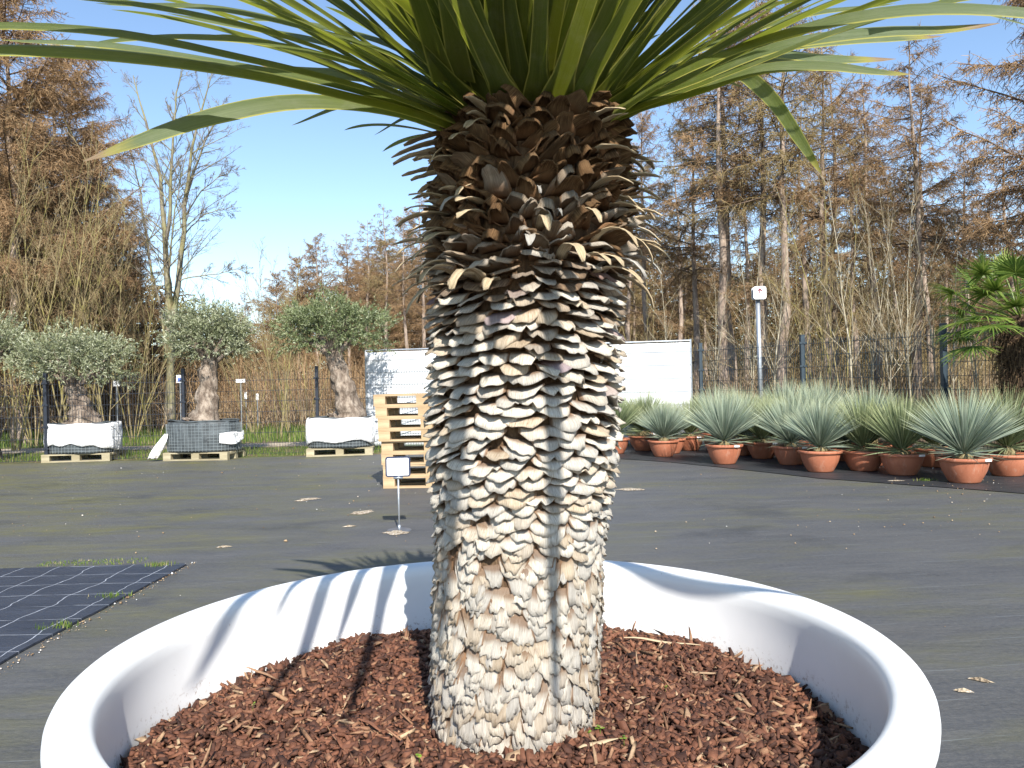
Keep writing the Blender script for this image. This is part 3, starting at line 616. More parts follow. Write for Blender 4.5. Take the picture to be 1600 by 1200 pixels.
    def bez(pts_, k):
        pts_ = np.array(pts_, float); n = len(pts_); s = np.concatenate([[0], np.cumsum(np.linalg.norm(np.diff(pts_, axis=0), axis=1))]); s /= s[-1]
        t = np.linspace(0, 1, k); out = np.zeros((k, 3))
        m = np.gradient(pts_, s, axis=0)
        for q in range(k):
            i = min(n-2, max(0, np.searchsorted(s, t[q], side='right')-1)); hh = s[i+1]-s[i]; w = (t[q]-s[i])/hh
            out[q] = (2*w**3-3*w**2+1)*pts_[i]+(w**3-2*w**2+w)*hh*m[i]+(-2*w**3+3*w**2)*pts_[i+1]+(w**3-w**2)*hh*m[i+1]
        return out
    K = 22; t = np.linspace(0, 1, K)
    wprof = np.interp(t, [0, .04, .12, .3, .6, .82, .94, 1], [1.35, 1.15, .80, .82, 1.0, .80, .42, .03])
    wprof2 = np.interp(t, [0, .03, .10, .25, .6, .82, .94, 1], [2.0, 1.8, 1.15, .88, 1.0, .80, .42, .03])
    leaves = []
    def add_px(pts_, w_, roll, tip=1.2, rnd=None, drop=0):
        P = bez([at(x, y, d) for x, y, d in pts_], K)-off
        d = norm(P[-1]-P[0]); h = norm(np.cross(d, [0, 0, 1.])); S = h*math.cos(roll)+np.array([0, 0, 1.])*math.sin(roll)
        leaves.append((P, w_*wprof, np.broadcast_to(S, P.shape), tip, rng.random() if rnd is None else rnd))
    # leaves on the left
    add_px([(700, 188, 1.98), (560, 160, 1.9), (450, 156, 1.82), (330, 178, 1.75), (215, 217, 1.70), (130, 252, 1.68)], .060, 1.0, .86, .85)
    add_px([(720, 150, 2.2), (600, 152, 2.35), (530, 163, 2.45), (455, 196, 2.5)], .06, .7, .92, .2)
    add_px([(740, 150, 2.2), (670, 170, 2.4), (630, 182, 2.5), (585, 211, 2.55)], .055, .7, .92, .1)
    add_px([(700, 185, 1.95), (560, 150, 1.75), (400, 112, 1.60), (200, 82, 1.5), (-60, 74, 1.42), (-250, 95, 1.4)], .062, .75, 1.2, .6)
    add_px([(702, 178, 1.92), (560, 130, 1.70), (380, 85, 1.55), (180, 45, 1.45), (-40, 35, 1.4), (-260, 60, 1.36)], .062, .6, 1.2, .35)
    add_px([(705, 180, 1.93), (600, 150, 1.8), (480, 118, 1.70), (330, 90, 1.62), (160, 65, 1.6), (0, 62, 1.6)], .058, .6, .95, .8)
    add_px([(712, 170, 1.92), (560, 95, 1.65), (400, 40, 1.5), (200, 0, 1.4), (-60, -20, 1.3)], .058, .5, 1.2, .3)
    add_px([(715, 165, 1.9), (600, 95, 1.65), (470, 30, 1.5), (300, -30, 1.4), (100, -60, 1.3)], .056, .4, 1.2, .25)
    add_px([(715, 168, 1.95), (620, 120, 1.9), (500, 80, 1.85), (350, 55, 1.85), (180, 60, 1.85), (80, 80, 1.85)], .075, .5, .9, .5)
    add_px([(720, 150, 2.0), (620, 85, 1.9), (500, 45, 1.85), (350, 10, 1.8), (150, 5, 1.8)], .075, .5, 1.2, .5)
    add_px([(720, 150, 2.1), (620, 100, 2.2), (500, 60, 2.35), (420, 45, 2.45), (260, 20, 2.5)], .07, .5, 1.0, .6)
    add_px([(725, 150, 2.1), (640, 80, 2.3), (540, 45, 2.5), (450, 30, 2.6), (330, 30, 2.7)], .07, .4, .95, .7)
    add_px([(720, 160, 2.05), (620, 125, 2.2), (540, 112, 2.35), (470, 108, 2.45), (405, 101, 2.5)], .065, .8, .88, .8)
    # leaves on the right
    add_px([(958, 165, 1.97), (1080, 122, 1.85), (1220, 66, 1.75), (1380, 44, 1.68), (1480, 42, 1.66), (1562, 36, 1.64)], .066, -.75, .84, .95)
    add_px([(955, 175, 1.97), (1080, 140, 1.9), (1190, 102, 1.85), (1300, 98, 1.82), (1370, 108, 1.8), (1425, 116, 1.8)], .072, -.7, .90, .75)
    add_px([(1000, 150, 2.1), (1100, 112, 2.2), (1150, 110, 2.28), (1200, 150, 2.33), (1245, 212, 2.38), (1285, 274, 2.4)], .046, 1.25, .90, .1)
    add_px([(960, 178, 1.95), (1060, 142, 1.85), (1180, 95, 1.75), (1320, 40, 1.62), (1500, -5, 1.52), (1650, -20, 1.5)], .060, -.5, 1.2, .6)
    add_px([(960, 170, 1.9), (1080, 100, 1.7), (1230, 45, 1.6), (1420, 8, 1.5), (1620, 15, 1.42), (1800, 50, 1.4)], .072, -.7, 1.2, .9)
    add_px([(960, 150, 2.1), (1080, 105, 2.25), (1180, 78, 2.35), (1290, 88, 2.45), (1400, 92, 2.5)], .07, -.85, .84, .9)
    add_px([(960, 150, 2.15), (1080, 95, 2.3), (1200, 70, 2.4), (1330, 58, 2.5), (1475, 56, 2.6)], .07, -.8, .86, .9)
    add_px([(960, 155, 2.1), (1060, 125, 2.25), (1140, 100, 2.4), (1220, 92, 2.5), (1312, 115, 2.55)], .062, -.85, .80, .85)
    add_px([(960, 155, 2.15), (1050, 130, 2.35), (1110, 112, 2.5), (1170, 98, 2.6), (1225, 107, 2.65)], .055, -.9, .80, .9)
    add_px([(960, 160, 2.15), (1030, 130, 2.3), (1090, 116, 2.45), (1130, 122, 2.5), (1165, 138, 2.55)], .05, -.9, .88, .8)
    add_px([(955, 165, 2.05), (1020, 110, 2.15), (1120, 60, 2.3), (1250, 20, 2.4), (1400, 5, 2.5)], .075, -.5, 1.2, .7)
    add_px([(955, 168, 1.95), (1050, 130, 1.8), (1160, 65, 1.65), (1300, 0, 1.5), (1450, -50, 1.4)], .060, -.3, 1.2, .4)
    add_px([(1400, -40, 1.6), (1450, -10, 1.62), (1500, 8, 1.63), (1560, 25, 1.65), (1625, 44, 1.66)], .03, -.6, 1.2, .9)
    def add_w(pts_, w_, roll, rnd):
        P = bez(pts_, K)-off; d = norm(P[-1]-P[0]); h = norm(np.cross(d, [0, 0, 1.])); S = h*math.cos(roll)+np.array([0, 0, 1.])*math.sin(roll)
        leaves.append((P, w_*wprof, np.broadcast_to(S, P.shape), 1.2, rnd))
    zt = ZT
    add_w([(.02, 1.88, zt-.02), (-.03, 1.66, zt+.16), (-.12, 1.40, zt+.16), (-.22, 1.18, zt+.04), (-.30, 1.02, zt-.10)], .055, .1, .3)
    add_w([(.06, 1.88, zt-.02), (.04, 1.62, zt+.20), (.0, 1.34, zt+.20), (-.05, 1.10, zt+.06), (-.10, .92, zt-.10)], .055, -.1, .5)
    add_w([(.09, 1.88, zt-.02), (.11, 1.60, zt+.18), (.13, 1.34, zt+.18), (.13, 1.14, zt+.08), (.12, .98, zt-.06)], .050, .0, .2)
    add_w([(-.02, 1.90, zt-.02), (-.14, 1.66, zt+.15), (-.30, 1.42, zt+.14), (-.44, 1.22, zt+.04), (-.52, 1.08, zt-.08)], .050, .1, .4)
    add_w([(-.06, 1.90, zt-.02), (-.22, 1.72, zt+.10), (-.42, 1.50, zt+.10), (-.60, 1.30, zt+.02), (-.74, 1.14, zt-.10)], .05, .1, .4)
    add_w([(.04, 1.88, zt-.02), (-.02, 1.60, zt+.12), (-.10, 1.32, zt+.10), (-.18, 1.06, zt-.02), (-.24, .86, zt-.18)], .045, .3, .4)
    add_w([(.00, 1.88, zt-.02), (-.10, 1.58, zt+.18), (-.22, 1.28, zt+.18), (-.34, 1.02, zt+.04), (-.42, .84, zt-.12)], .045, .2, .4)
    sx, sy = math.sin(R_(12)), math.cos(R_(12))
    add_w([(.08, 1.88, zt-.02), (.08+sx*.4, 1.88-sy*.4, zt+.22), (.08+sx*.9, 1.88-sy*.9, zt+.30), (.08+sx*1.5, 1.88-sy*1.5, zt+.18), (.08+sx*2.0, 1.88-sy*2.0, zt-.02)], .045, .0, .3)
    for xa, xb, ln in ((-.02, -.02, 1.9), (-.10, -.28, 1.8), (.02, .18, 1.7), (-.14, -.52, 1.6)):
        add_w([(xa, 1.88, zt-.02), (xa+(xb-xa)*.25, 1.88-ln*.25, zt+.20), (xa+(xb-xa)*.5, 1.88-ln*.5, zt+.26), (xa+(xb-xa)*.8, 1.88-ln*.8, zt+.14), (xb, 1.88-ln, zt-.03)], .048, .15, .4)
    add_w([(.16, 1.90, zt), (.34, 1.62, zt+.22), (.56, 1.34, zt+.16), (.78, 1.08, zt-.0), (1.00, .94, zt-.10), (1.22, .84, zt-.20)], .075, .2, .7)
    # remaining rosette
    N = 470
    for q in range(N):
        th = q*2.399963+rng.normal(0, .12); f = (q+.5)/N
        e0 = R_(6+80*f**.85)+rng.normal(0, .06)
        dcam = math.cos(th+math.pi/2)                 # 1 towards the camera
        L = rng.uniform(.85, 1.12)*(1-.42*f)
        lateral = abs(math.cos(th))
        if f < .38 and lateral > .5 : e0 += .24
        if dcam < -.1: e0 += .18*(1-f)
        if dcam > .2: e0 += .42*(dcam-.2)*(1-f)
        droop = rng.uniform(.12, .55)*(1-.75*f)
        ds = L/(K-1); e = e0-droop*t**1.6
        ra = np.concatenate([[0], np.cumsum(np.cos(e[:-1])*ds)]); za = np.concatenate([[0], np.cumsum(np.sin(e[:-1])*ds)])
        r0 = .175*(1-f)**.8+.01; z0 = ZT-.095+.25*f
        d = np.array([math.cos(th), math.sin(th), 0]); side = np.array([-math.sin(th), math.cos(th), 0])
        P = np.array([CR[0], CR[1], z0])-off+(r0+ra)[:, None]*d+za[:, None]*np.array([0, 0, 1.])+side*(rng.normal(0, .05)*t**2)[:, None]
        S = side+np.array([0, 0, 1.])*rng.normal(0, .25)
        leaves.append((P, rng.uniform(.032, .046)*wprof2, np.broadcast_to(S, P.shape), 1.2 if rng.random() < .8 else .93, rng.random()))
    def size(l):     # how large it shows in the photo
        P = l[0]+off; v = (P[:, 2]-HC)/P[:, 1]; return (v < .52).sum()/K-.0*l[4]+(.2 if (P[:, 1] < TD).mean() > .5 else 0)
    order = list(range(26))+sorted(range(26, len(leaves)), key=lambda i: -size(leaves[i]))
    order = [i for i in order if i < len(leaves)]
    def mesh_of(ls):
        P = np.stack([l[0] for l in ls]); W = np.stack([l[1] for l in ls]); S = np.stack([l[2] for l in ls])
        V, F, A = ribbons(P, W, S, .13, 5)
        A['rnd'] = np.repeat([l[4] for l in ls], K*5); A['tip'] = np.repeat([l[3] for l in ls], K*5)
        return V, F, A
    for i in order[:100]:
        V, F, A = mesh_of([leaves[i]]); o = mk('leaf', V, F, MAT['leaf'], root, True, A)
        if i == 0: o['label'] = 'lone light green leaf arching out to the left and hanging below the others'
        if i == 15: o['label'] = 'dark green leaf bending steeply down on the right'
    V, F, A = mesh_of([leaves[i] for i in order[100:]]); o = mk('leaves', V, F, MAT['leaf'], root, True, A); o['kind'] = 'stuff'
big_tree()

# ------------------------------------------------------------------ fences and white screen
def post(name, p, H, s, mat, parent):
    m = MB(); m.box((0, 0, H/2), (s*.8, s, H)); m.box((0, 0, H+.008), (s*.86, s*1.06, .016))
    for z in np.arange(.25, H, .4): m.box((0, -s*.5-.006, z), (s*1.5, .012, .03)); m.box((0, -s*.5-.015, z), (.012, .012, .012))
    return m.build(name, mat, parent, loc=p)
def mesh_panel(a, b, H, parent, mat, step=.2, z0=.03, vs=.05):
    a = np.array(a, float); b = np.array(b, float); L = np.linalg.norm(b-a); ang = math.atan2(b[1]-a[1], b[0]-a[0]); m = MB(); n = int(L/vs)
    for i in range(1, n): m.box((i*L/n, 0, z0+H/2), (.005, .005, H))
    for z in np.arange(z0, z0+H+.01, step): m.box((L/2, -.005, z), (L, .006, .007)); m.box((L/2, .005, z), (L, .006, .007))
    o = m.build('mesh_panel', mat, parent, loc=a); o.rotation_euler = (0, 0, ang); return o
def fence(pts_, H, label, mat, s):
    root = empty('mesh_fence', (0, 0, 0), 0, label, 'fence')
    for p in pts_: post('post', (p[0], p[1], 0), H+.06, s, mat, root)
    for a, b in zip(pts_[:-1], pts_[1:]): mesh_panel((a[0], a[1], 0), (b[0], b[1], 0), H-.04, root, mat)
fl = [(-13.3, 13.9), (-10.9, 14.25), (-8.55, 14.6), (-6.17, 14.95), (-3.75, 15.3), (-1.35, 15.65)]
fence(fl, 1.60, 'black wire mesh fence with square posts behind the olive trees on the left', MAT['fencel'], .07)
f3 = at(1475, 580, 11.6)[:2]; f1 = at(1095, 580, 16.1)[:2]; dd = (f3-f1)/2
fence([tuple(f1-dd*1.0), tuple(f1), tuple(f1+dd), tuple(f3), tuple(f3+dd), tuple(f3+2*dd), tuple(f3+3*dd)], 1.92, 'dark blue-grey wire mesh fence behind the potted yuccas on the right', MAT['fence'], .085)
def screen():
    A = np.array([-3.02, 16.4]); B = np.array([3.42, 15.1]); d = norm(B-A); L = np.linalg.norm(B-A); ang = math.atan2(d[1], d[0])
    for k in range(2):
        a = A+d*(L/2*k)
        root = empty('screen_panel', (a[0], a[1], 0), ang, ['left one of the two white sheeted fence panels, behind the wooden pallets', 'right one of the two white sheeted fence panels, ending at a steel post'][k], 'screen', 'white screen panels')
        m = MB(); w_ = L/2; H = 2.0
        m.tube([(.02, 0, .02), (.02, 0, H)], .021, 8); m.tube([(w_-.02, 0, .02), (w_-.02, 0, H+.03)], .021, 8); m.tube([(.02, 0, H), (w_-.02, 0, H)], .018, 8); m.tube([(.02, 0, .08), (w_-.02, 0, .08)], .015, 8)
        for z in np.arange(.3, H, .25): m.tube([(.02, -.042, z), (w_-.02, -.042, z)], .0045, 4)
        m.build('frame', MAT['steel'], root)
        nx, nz = 50, 24; x = np.linspace(.03, w_-.03, nx); z = np.linspace(.04, H-.035, nz); X, Z = np.meshgrid(x, z)
        Y = -.006+.010*np.cos(Z/.25*2*np.pi)*.5+.006*np.sin(X*3)*np.sin(Z*2.2); idx = np.arange(nx*nz).reshape(nz, nx)
        F = np.stack([idx[:-1, :-1], idx[:-1, 1:], idx[1:, 1:], idx[1:, :-1]], -1).reshape(-1, 4)
        o = mk('white_sheet', np.stack([X, Y-.02, Z], -1).reshape(-1, 3), F, MAT['white'], root, True); o.modifiers.new('thickness', 'SOLIDIFY').thickness = .003
screen()

# ------------------------------------------------------------------ pallets
def pallet(loc, rz, mat, label, group=None, L=1.2, W=.8):
    root = empty('pallet', loc, rz, label, 'pallet', group)
    m = MB()
    for y in np.linspace(-W/2+.06, W/2-.06, 5): m.box((0, y, .133), (L, .12, .022), rnd=rng.random())
    m.build('deck_boards', mat, root)
    m = MB()
    for x in (-L/2+.0725, 0, L/2-.0725): m.box((x, 0, .1105), (.145, W, .022), rnd=rng.random())
    m.build('stringers', mat, root)
    for x in (-L/2+.0725, 0, L/2-.0725):
        for y in (-W/2+.05, 0, W/2-.05):
            m = MB(); m.box((x, y, .061), (.142 if x else .143, .098, .077), rnd=rng.random()*.6); m.build('block', mat, root)
    m = MB()
    for y in (-W/2+.05, 0, W/2-.05): m.box((0, y, .011), (L, .10, .022), rnd=rng.random())
    m.build('bottom_boards', mat, root)
    return root
g = on_ground(672, 762); rr_ = np.random.default_rng(5)
pr = None; c0 = at(672, 762, 9.75); NPAL = 8
ords = ['lowest', 'second', 'third', 'fourth', 'fifth', 'sixth', 'seventh', 'topmost']
for k in range(NPAL):
    loc = (-.98+rr_.normal(0, .012)-(.10 if k == 7 else .012*k), 10.15+rr_.normal(0, .01), .1442*k+.002)
    lab = 'light wooden pallet, ' + (ords[k] + ' of the stack behind the small sign' if k in (0, 7) else ords[k] + ' from the bottom of the stack behind the small sign')
    if k == 0: pr = note(pallet(loc, -.05, MAT['wood'], lab, 'stacked wooden pallets'))
    else:
        o = copy_tree(pr); o.location = loc; o['label'] = lab; o.rotation_euler = (0, 0, -.05+rr_.normal(0, .015))

# ------------------------------------------------------------------ small sign on a stand
def small_sign():
    g = on_ground(624, 829); root = empty('label_stand', g, 0, 'small blank white sign in a dark frame on a thin rod, before the pallets', 'sign')
    s = ground_d(624, 829)/FPX
    def rrect(w, h, r, n=6):
        P = []
        for cx, cz, a0 in ((w/2-r, h/2-r, 0), (-w/2+r, h/2-r, 90), (-w/2+r, -h/2+r, 180), (w/2-r, -h/2+r, 270)):
            for k in range(n+1): a = R_(a0+90*k/n); P.append((cx+r*math.cos(a), cz+r*math.sin(a)))
        return P
    def slab(P, y0, y1, cz, mat, name, par):
        n = len(P); V = [(x, y0, z+cz) for x, z in P]+[(x, y1, z+cz) for x, z in P]
        F = [list(range(n)), list(range(n, 2*n))[::-1]]+[(i, i+n, (i+1) % n+n, (i+1) % n) for i in range(n)]
        return mk(name, V, F, mat, par)
    zc = .555
    f = slab(rrect(.215, .175, .022), -.012, .006, zc, MAT['signf'], 'frame', root)
    slab(rrect(.188, .150, .012), -.0155, -.0125, zc, MAT['signw'], 'face', root)
    m = MB(); m.tube([(0, 0, .01), (0, 0, zc-.085)], .008, 10); m.box((0, 0, zc-.095), (.08, .02, .022)); m.tube([(0, 0, .0), (0, 0, .05)], .013, 10); m.build('rod', MAT['steel'], root, True)
    V, F = lathe([(0, .012), (.10, .010), (.105, .004), (.105, 0)], 32); mk('foot', V, F, simple('dull_steel', (.16, .17, .19), .45, .5, .5), root)
    root.rotation_euler = (0, 0, .05)
small_sign()

# ------------------------------------------------------------------ arrow sign on a steel pole
def arrow_sign():
    D = 15.6; b = at(1190, 640, D); root = empty('arrow_sign', (b[0], D, 0), -.12, 'white box sign with dark red up arrow on a tall galvanised pole', 'sign')
    top = at(1186, 468, D)[2]
    m = MB(); m.tube([(0, .04, 0), (-.02, .04, top+.1)], .043, 12); m.build('pole', MAT['steel'], root, True)
    def rbox(w, h, d, cy, mat, name, cz, r=.045, par=root):
        P = []
        for cx, cc, a0 in ((w/2-r, h/2-r, 0), (-w/2+r, h/2-r, 90), (-w/2+r, -h/2+r, 180), (w/2-r, -h/2+r, 270)):
            for k in range(6): a = R_(a0+18*k); P.append((cx+r*math.cos(a), cc+r*math.sin(a)))
        n = len(P); V = [(x, cy-d/2, z+cz) for x, z in P]+[(x, cy+d/2, z+cz) for x, z in P]
        F = [list(range(n)), list(range(n, 2*n))[::-1]]+[(i, i+n, (i+1) % n+n, (i+1) % n) for i in range(n)]
        return mk(name, V, F, mat, par)
    cz = top+.125
    rbox(.245, .25, .05, -.06, MAT['signw'], 'front_panel', cz); rbox(.225, .23, .12, .03, MAT['signf'], 'housing', cz); rbox(.245, .25, .03, .11, MAT['signw'], 'rear_panel', cz)
    m = MB(); y = -.0875
    m.add([(-.012, y, cz-.02), (.012, y, cz-.02), (.012, y, cz+.06), (-.012, y, cz+.06)], [(0, 1, 2, 3)])
    m.add([(-.055, y, cz+.035), (-.036, y, cz+.022), (.0, y, cz+.062), (0, y, cz+.092)], [(0, 1, 2, 3)]); m.add([(.055, y, cz+.035), (.036, y, cz+.022), (.0, y, cz+.062), (0, y, cz+.092)], [(0, 3, 2, 1)])
    m.build('arrow', MAT['maroon'], root)
    tc = bpy.data.curves.new('number', 'FONT'); tc.body = '19'; tc.size = .075; tc.align_x = 'CENTER'; tc.extrude = .001
    tmp = bpy.data.objects.new('tmp', tc); col.objects.link(tmp); me = bpy.data.meshes.new_from_object(tmp); bpy.data.objects.remove(tmp); me.name = 'number_print'; me.materials.clear(); me.materials.append(MAT['pink'])
    to = bpy.data.objects.new('number_print', me); col.objects.link(to); to.parent = root; to.location = (0, y, cz-.095); to.rotation_euler = (math.pi/2, 0, 0)
arrow_sign()

# ------------------------------------------------------------------ olives in wrapped containers
def lumpy_trunk(path, rad, seed, sides=28, amp=.18):
    r = np.random.default_rng(seed); k = 26; s = np.linspace(0, 1, len(path)); t = np.linspace(0, 1, k)
    P = np.stack([np.interp(t, s, np.array(path)[:, i]) for i in range(3)], 1); R = np.interp(t, s, rad)
    V, F = tubes(P[None], R[None], sides); V = V.reshape(k, sides, 3)
    th = np.arange(sides)*2*np.pi/sides; nz = np.zeros((k, sides))
    for q in range(16):
        a = r.integers(1, 7); b = r.uniform(2, 22); nz += np.sin(a*th[None]+b*t[:, None]+r.uniform(0, 6)+1.5*np.sin(3*t[:, None]*6+q))*r.uniform(.3, 1)/math.sqrt(a)
    nz += np.abs(np.sin(th[None]*4+t[:, None]*7))*1.4
    nz = nz/nz.std()*amp; V = P[:, None]+(V-P[:, None])*(1+nz[..., None])
    return V.reshape(-1, 3), F
def olive(base, crown_c, crown_r, nleaf, seed, label, mat, trunk_r, tilt=0., parts=True):
    r = np.random.default_rng(seed)
    root = empty('olive_tree', base, 0, label, 'olive tree'); off = np.array(base, float); C = np.array(crown_c, float)-off; CRr = np.array(crown_r, float)
    top = np.array([C[0]+tilt, C[1], C[2]-CRr[2]*.55])
    path = [(-.02, 0, -.03), (0, 0, .05), (top[0]*.2+.03, 0, top[2]*.3), (top[0]*.35, 0, top[2]*.55), (top[0]*.7, 0, top[2]*.8), (top[0], 0, top[2])]
    V, F = lumpy_trunk(path, [trunk_r*1.9, trunk_r*1.5, trunk_r*1.08, trunk_r*.9, trunk_r*.85, trunk_r*.7], seed)
    mk('trunk', V, F, MAT['obark'], root, True)
    nb = 16; a = r.uniform(0, 6.28, nb); ends = C+np.stack([np.cos(a)*CRr[0]*.6, np.sin(a)*CRr[1]*.6, r.uniform(-.35, .5, nb)*CRr[2]], 1)
    P = np.stack([np.broadcast_to(top-[0, 0, .12], ends.shape), (top+ends)/2+[0, 0, .02]+r.normal(0, .05, ends.shape), ends], 1)
    V, F = tubes(P, np.broadcast_to([trunk_r*.42, trunk_r*.25, .012], (nb, 3)), 6); mk('limbs', V, F, MAT['obark'], root, True)
    # crown: sprays of leaves on shoots that point outwards
    nsh = nleaf//16
    d = norm(r.normal(0, 1, (nsh, 3))); d[:, 2] = np.where(d[:, 2] < -.55, -d[:, 2]*.5, d[:, 2]); d = norm(d)
    lob = 1+.13*np.sin(d[:, 0]*7+seed)+.10*np.sin(d[:, 1]*9+2)+.13*np.sin(d[:, 2]*9+d[:, 0]*6)
    rad = lob*(r.random(nsh)**.40)*.98
    Q = C+d*CRr*rad[:, None]; flat = Q[:, 2] < C[2]-CRr[2]*.62; Q[flat, 2] = C[2]-CRr[2]*r.uniform(.45, .68, flat.sum())
    sd_ = norm(d+r.normal(0, .45, d.shape)+[0, 0, .25]); sl = r.uniform(.10, .24, nsh)*(1+.4*(r.random(nsh) < .08))
    n = nsh*16; t = np.tile(np.linspace(.05, 1, 16), nsh); idx = np.repeat(np.arange(nsh), 16)
    B = Q[idx]+sd_[idx]*(sl[idx]*t)[:, None]
    ld = norm(sd_[idx]*.8+r.normal(0, .6, (n, 3))); L = r.uniform(.04, .075, n); W = r.uniform(.010, .017, n)
    S = norm(np.cross(ld, r.normal(0, 1, (n, 3))))
    V = np.stack([B, B+ld*(L*.5)[:, None]+S*W[:, None]*.6, B+ld*L[:, None], B+ld*(L*.5)[:, None]-S*W[:, None]*.6], 1)
    F = np.arange(n*4).reshape(n, 4); rn = np.clip(r.random(n)*.75+.25*np.repeat(r.random(nsh), 16), 0, 1)
    mk('crown', V, F, mat, root, False, {'rnd': np.repeat(rn, 4)})
    return root
def container(center, rx, ry, h, z0, name, label, cat, mats, seed, mode):
    """a root ball in a cage, wrapped in fleece"""
    r = np.random.default_rng(seed); root = empty(name, (center[0], center[1], z0), 0, label, cat)
    def wrap(v0, v1, off_, mat, part, cut=None, a0=0, a1=2*np.pi, fold=.012):
        nu, nv = 90, 12; u = np.linspace(a0, a1, nu); v = np.linspace(0, 1, nv); U, Vv = np.meshgrid(u, v)
        lo = v0+(cut(u) if cut is not None else 0)
        Z = lo[None]*(1-Vv)+v1*Vv if cut is not None else v0*(1-Vv)+v1*Vv
        sq = 1/np.maximum(np.abs(np.cos(U))**2.8+np.abs(np.sin(U))**2.8, 1e-6)**(1/2.8)      # rounded square
        k = 1+.05*np.sin(Z/h*3)+off_+fold*np.sin(U*9+3*Z)+fold*.8*np.sin(U*23+5*Vv+seed)+fold*.7*np.sin(U*5-Z*22)
        X = rx*sq*.93*k*np.cos(U); Y = ry*sq*.93*k*np.sin(U)
        if part == 'white_wrap' or part == 'fleece_strip': Z = Z+.012*np.sin(U*6+seed)*Vv
        idx = np.arange(nu*nv).reshape(nv, nu); F = np.stack([idx[:-1, :-1], idx[:-1, 1:], idx[1:, 1:], idx[1:, :-1]], -1).reshape(-1, 4)
        o = mk(part, np.stack([X, Y, Z], -1).reshape(-1, 3), F, mat, root, True); o.modifiers.new('thickness', 'SOLIDIFY').thickness = .004; return o
    wrap(0, h, 0, MAT['wirepot'], 'geotextile_pot')
    # soil
    th = np.linspace(0, 2*np.pi, 32, endpoint=False); sq = 1/(np.abs(np.cos(th))**2.8+np.abs(np.sin(th))**2.8)**(1/2.8)
    mk('soil', [(0, 0, h-.0)]+[(rx*.9*q*math.cos(a), ry*.9*q*math.sin(a), h-.05) for a, q in zip(th, sq)], [(0, i+1, (i+1) % 32+1) for i in range(32)], MAT['soil'], root)
    # cage wires
    m = MB(); sqf = lambda a: .93/(abs(math.cos(a))**2.8+abs(math.sin(a))**2.8)**(1/2.8)
    for k in range(64):
        a = k*2*math.pi/64; q = sqf(a)*1.045+.01; m.tube([(rx*q*math.cos(a), ry*q*math.sin(a), .01), (rx*q*1.02*math.cos(a), ry*q*1.02*math.sin(a), h*.93)], .0022, 4)
    for z in np.arange(.04, h*.95, .055):
        Pn = [(rx*(sqf(a)*1.05+.01)*math.cos(a), ry*(sqf(a)*1.05+.01)*math.sin(a), z) for a in np.linspace(0, 2*np.pi, 49)]; m.tube(Pn, .0022, 4, False)
    m.build('cage', MAT['wire'], root)
    if mode == 'left': cut = lambda u: .04*h+.26*h*np.clip(np.sin((u-3.9)*1.0+.9), 0, 1)*(1+.15*np.sin(u*11))
    if mode == 'third': cut = lambda u: .06*h+.16*h*np.clip(np.sin((u-3.3)*1.0), 0, 1)+.03*np.sin(u*5)
    if mode in ('left', 'third'):
        wrap(0, h*1.0, .075, MAT['cloth'], 'white_wrap', cut, fold=.010)
        m = MB()
        if mode == 'left': pass
    if mode == 'second':
        wrap(h*.34, h*.62, .08, MAT['cloth'], 'fleece_strip', lambda u: -.02*h+.1*h*np.sin(u*3), a0=-.95, a1=.5, fold=.02)
        # hanging tail on the left
        n = 10; t = np.linspace(0, 1, n); nu = 9
        V = []; 
        for q in t:
            w_ = .05+.16*q*(1.35-q)
            for c in np.linspace(-1, 1, nu): V.append((-rx*.86-.26*q**1.1+w_*c*.75, -ry*.75+.02*math.sin(c*5+q*4)-.03*q, h*.62*(1-q)-.10*q-.02*c*c*(q > .8)))
        idx = np.arange(n*nu).reshape(n, nu); F = np.stack([idx[:-1, :-1], idx[:-1, 1:], idx[1:, 1:], idx[1:, :-1]], -1).reshape(-1, 4)
        o = mk('hanging_fleece', V, F, MAT['cloth'], root, True); o.modifiers.new('thickness', 'SOLIDIFY').thickness = .006
    # rolled black hem on top
    Pn = [(rx*sqf(a)*1.0*math.cos(a), ry*sqf(a)*1.0*math.sin(a), h+.010*math.sin(a*3+seed)+(.05*math.exp(-((a-3.9)/.35)**2) if mode == 'second' else 0)) for a in np.linspace(0, 2*np.pi, 61)]
    m = MB(); m.tube(Pn, .016, 6, False); m.build('hem', MAT['wirepot'], root, True)
def olive_set(xl, xr, ybase, pal_rz, crown, trunk_x, nleaf, seed, labs, mode, mat, trunk_r, h=.545, pal_front=None):
    d = ground_d((xl+xr)/2, ybase); X = at((xl+xr)/2, ybase, d)[0]*(d+.48)/d; yc = d+.48
    pallet((X, yc, .0), pal_rz, MAT['woodold'], labs[2])
    half = (xr-xl)/2/FPX*d*.96
    container((X, yc-.02), half, .44, h, .15, 'root_container', labs[1], 'container', None, seed, mode)
    x0, x1, y0, y1 = crown; dc = yc
    C = at((x0+x1)/2, (y0+y1)/2, dc); cr_ = ((x1-x0)/2/FPX*dc, (x1-x0)/2/FPX*dc*.8, (y1-y0)/2/FPX*dc)
    bx = at(trunk_x, ybase-60, dc)[0]
    olive((bx, yc, .15+h-.04), C, np.array(cr_)*[.86, .86, .88], nleaf, seed, labs[0], mat, trunk_r, 0)
olive_set(77, 189, 722, .10, (14, 212, 510, 628), 132, 21000, 3, ('low wide silvery olive tree at the left, in the fully white wrapped container', 'square root container wrapped almost wholly in white sheet under the leftmost potted olive', 'weathered pallet under the leftmost wrapped container'), 'left', MAT['olive'], .175)
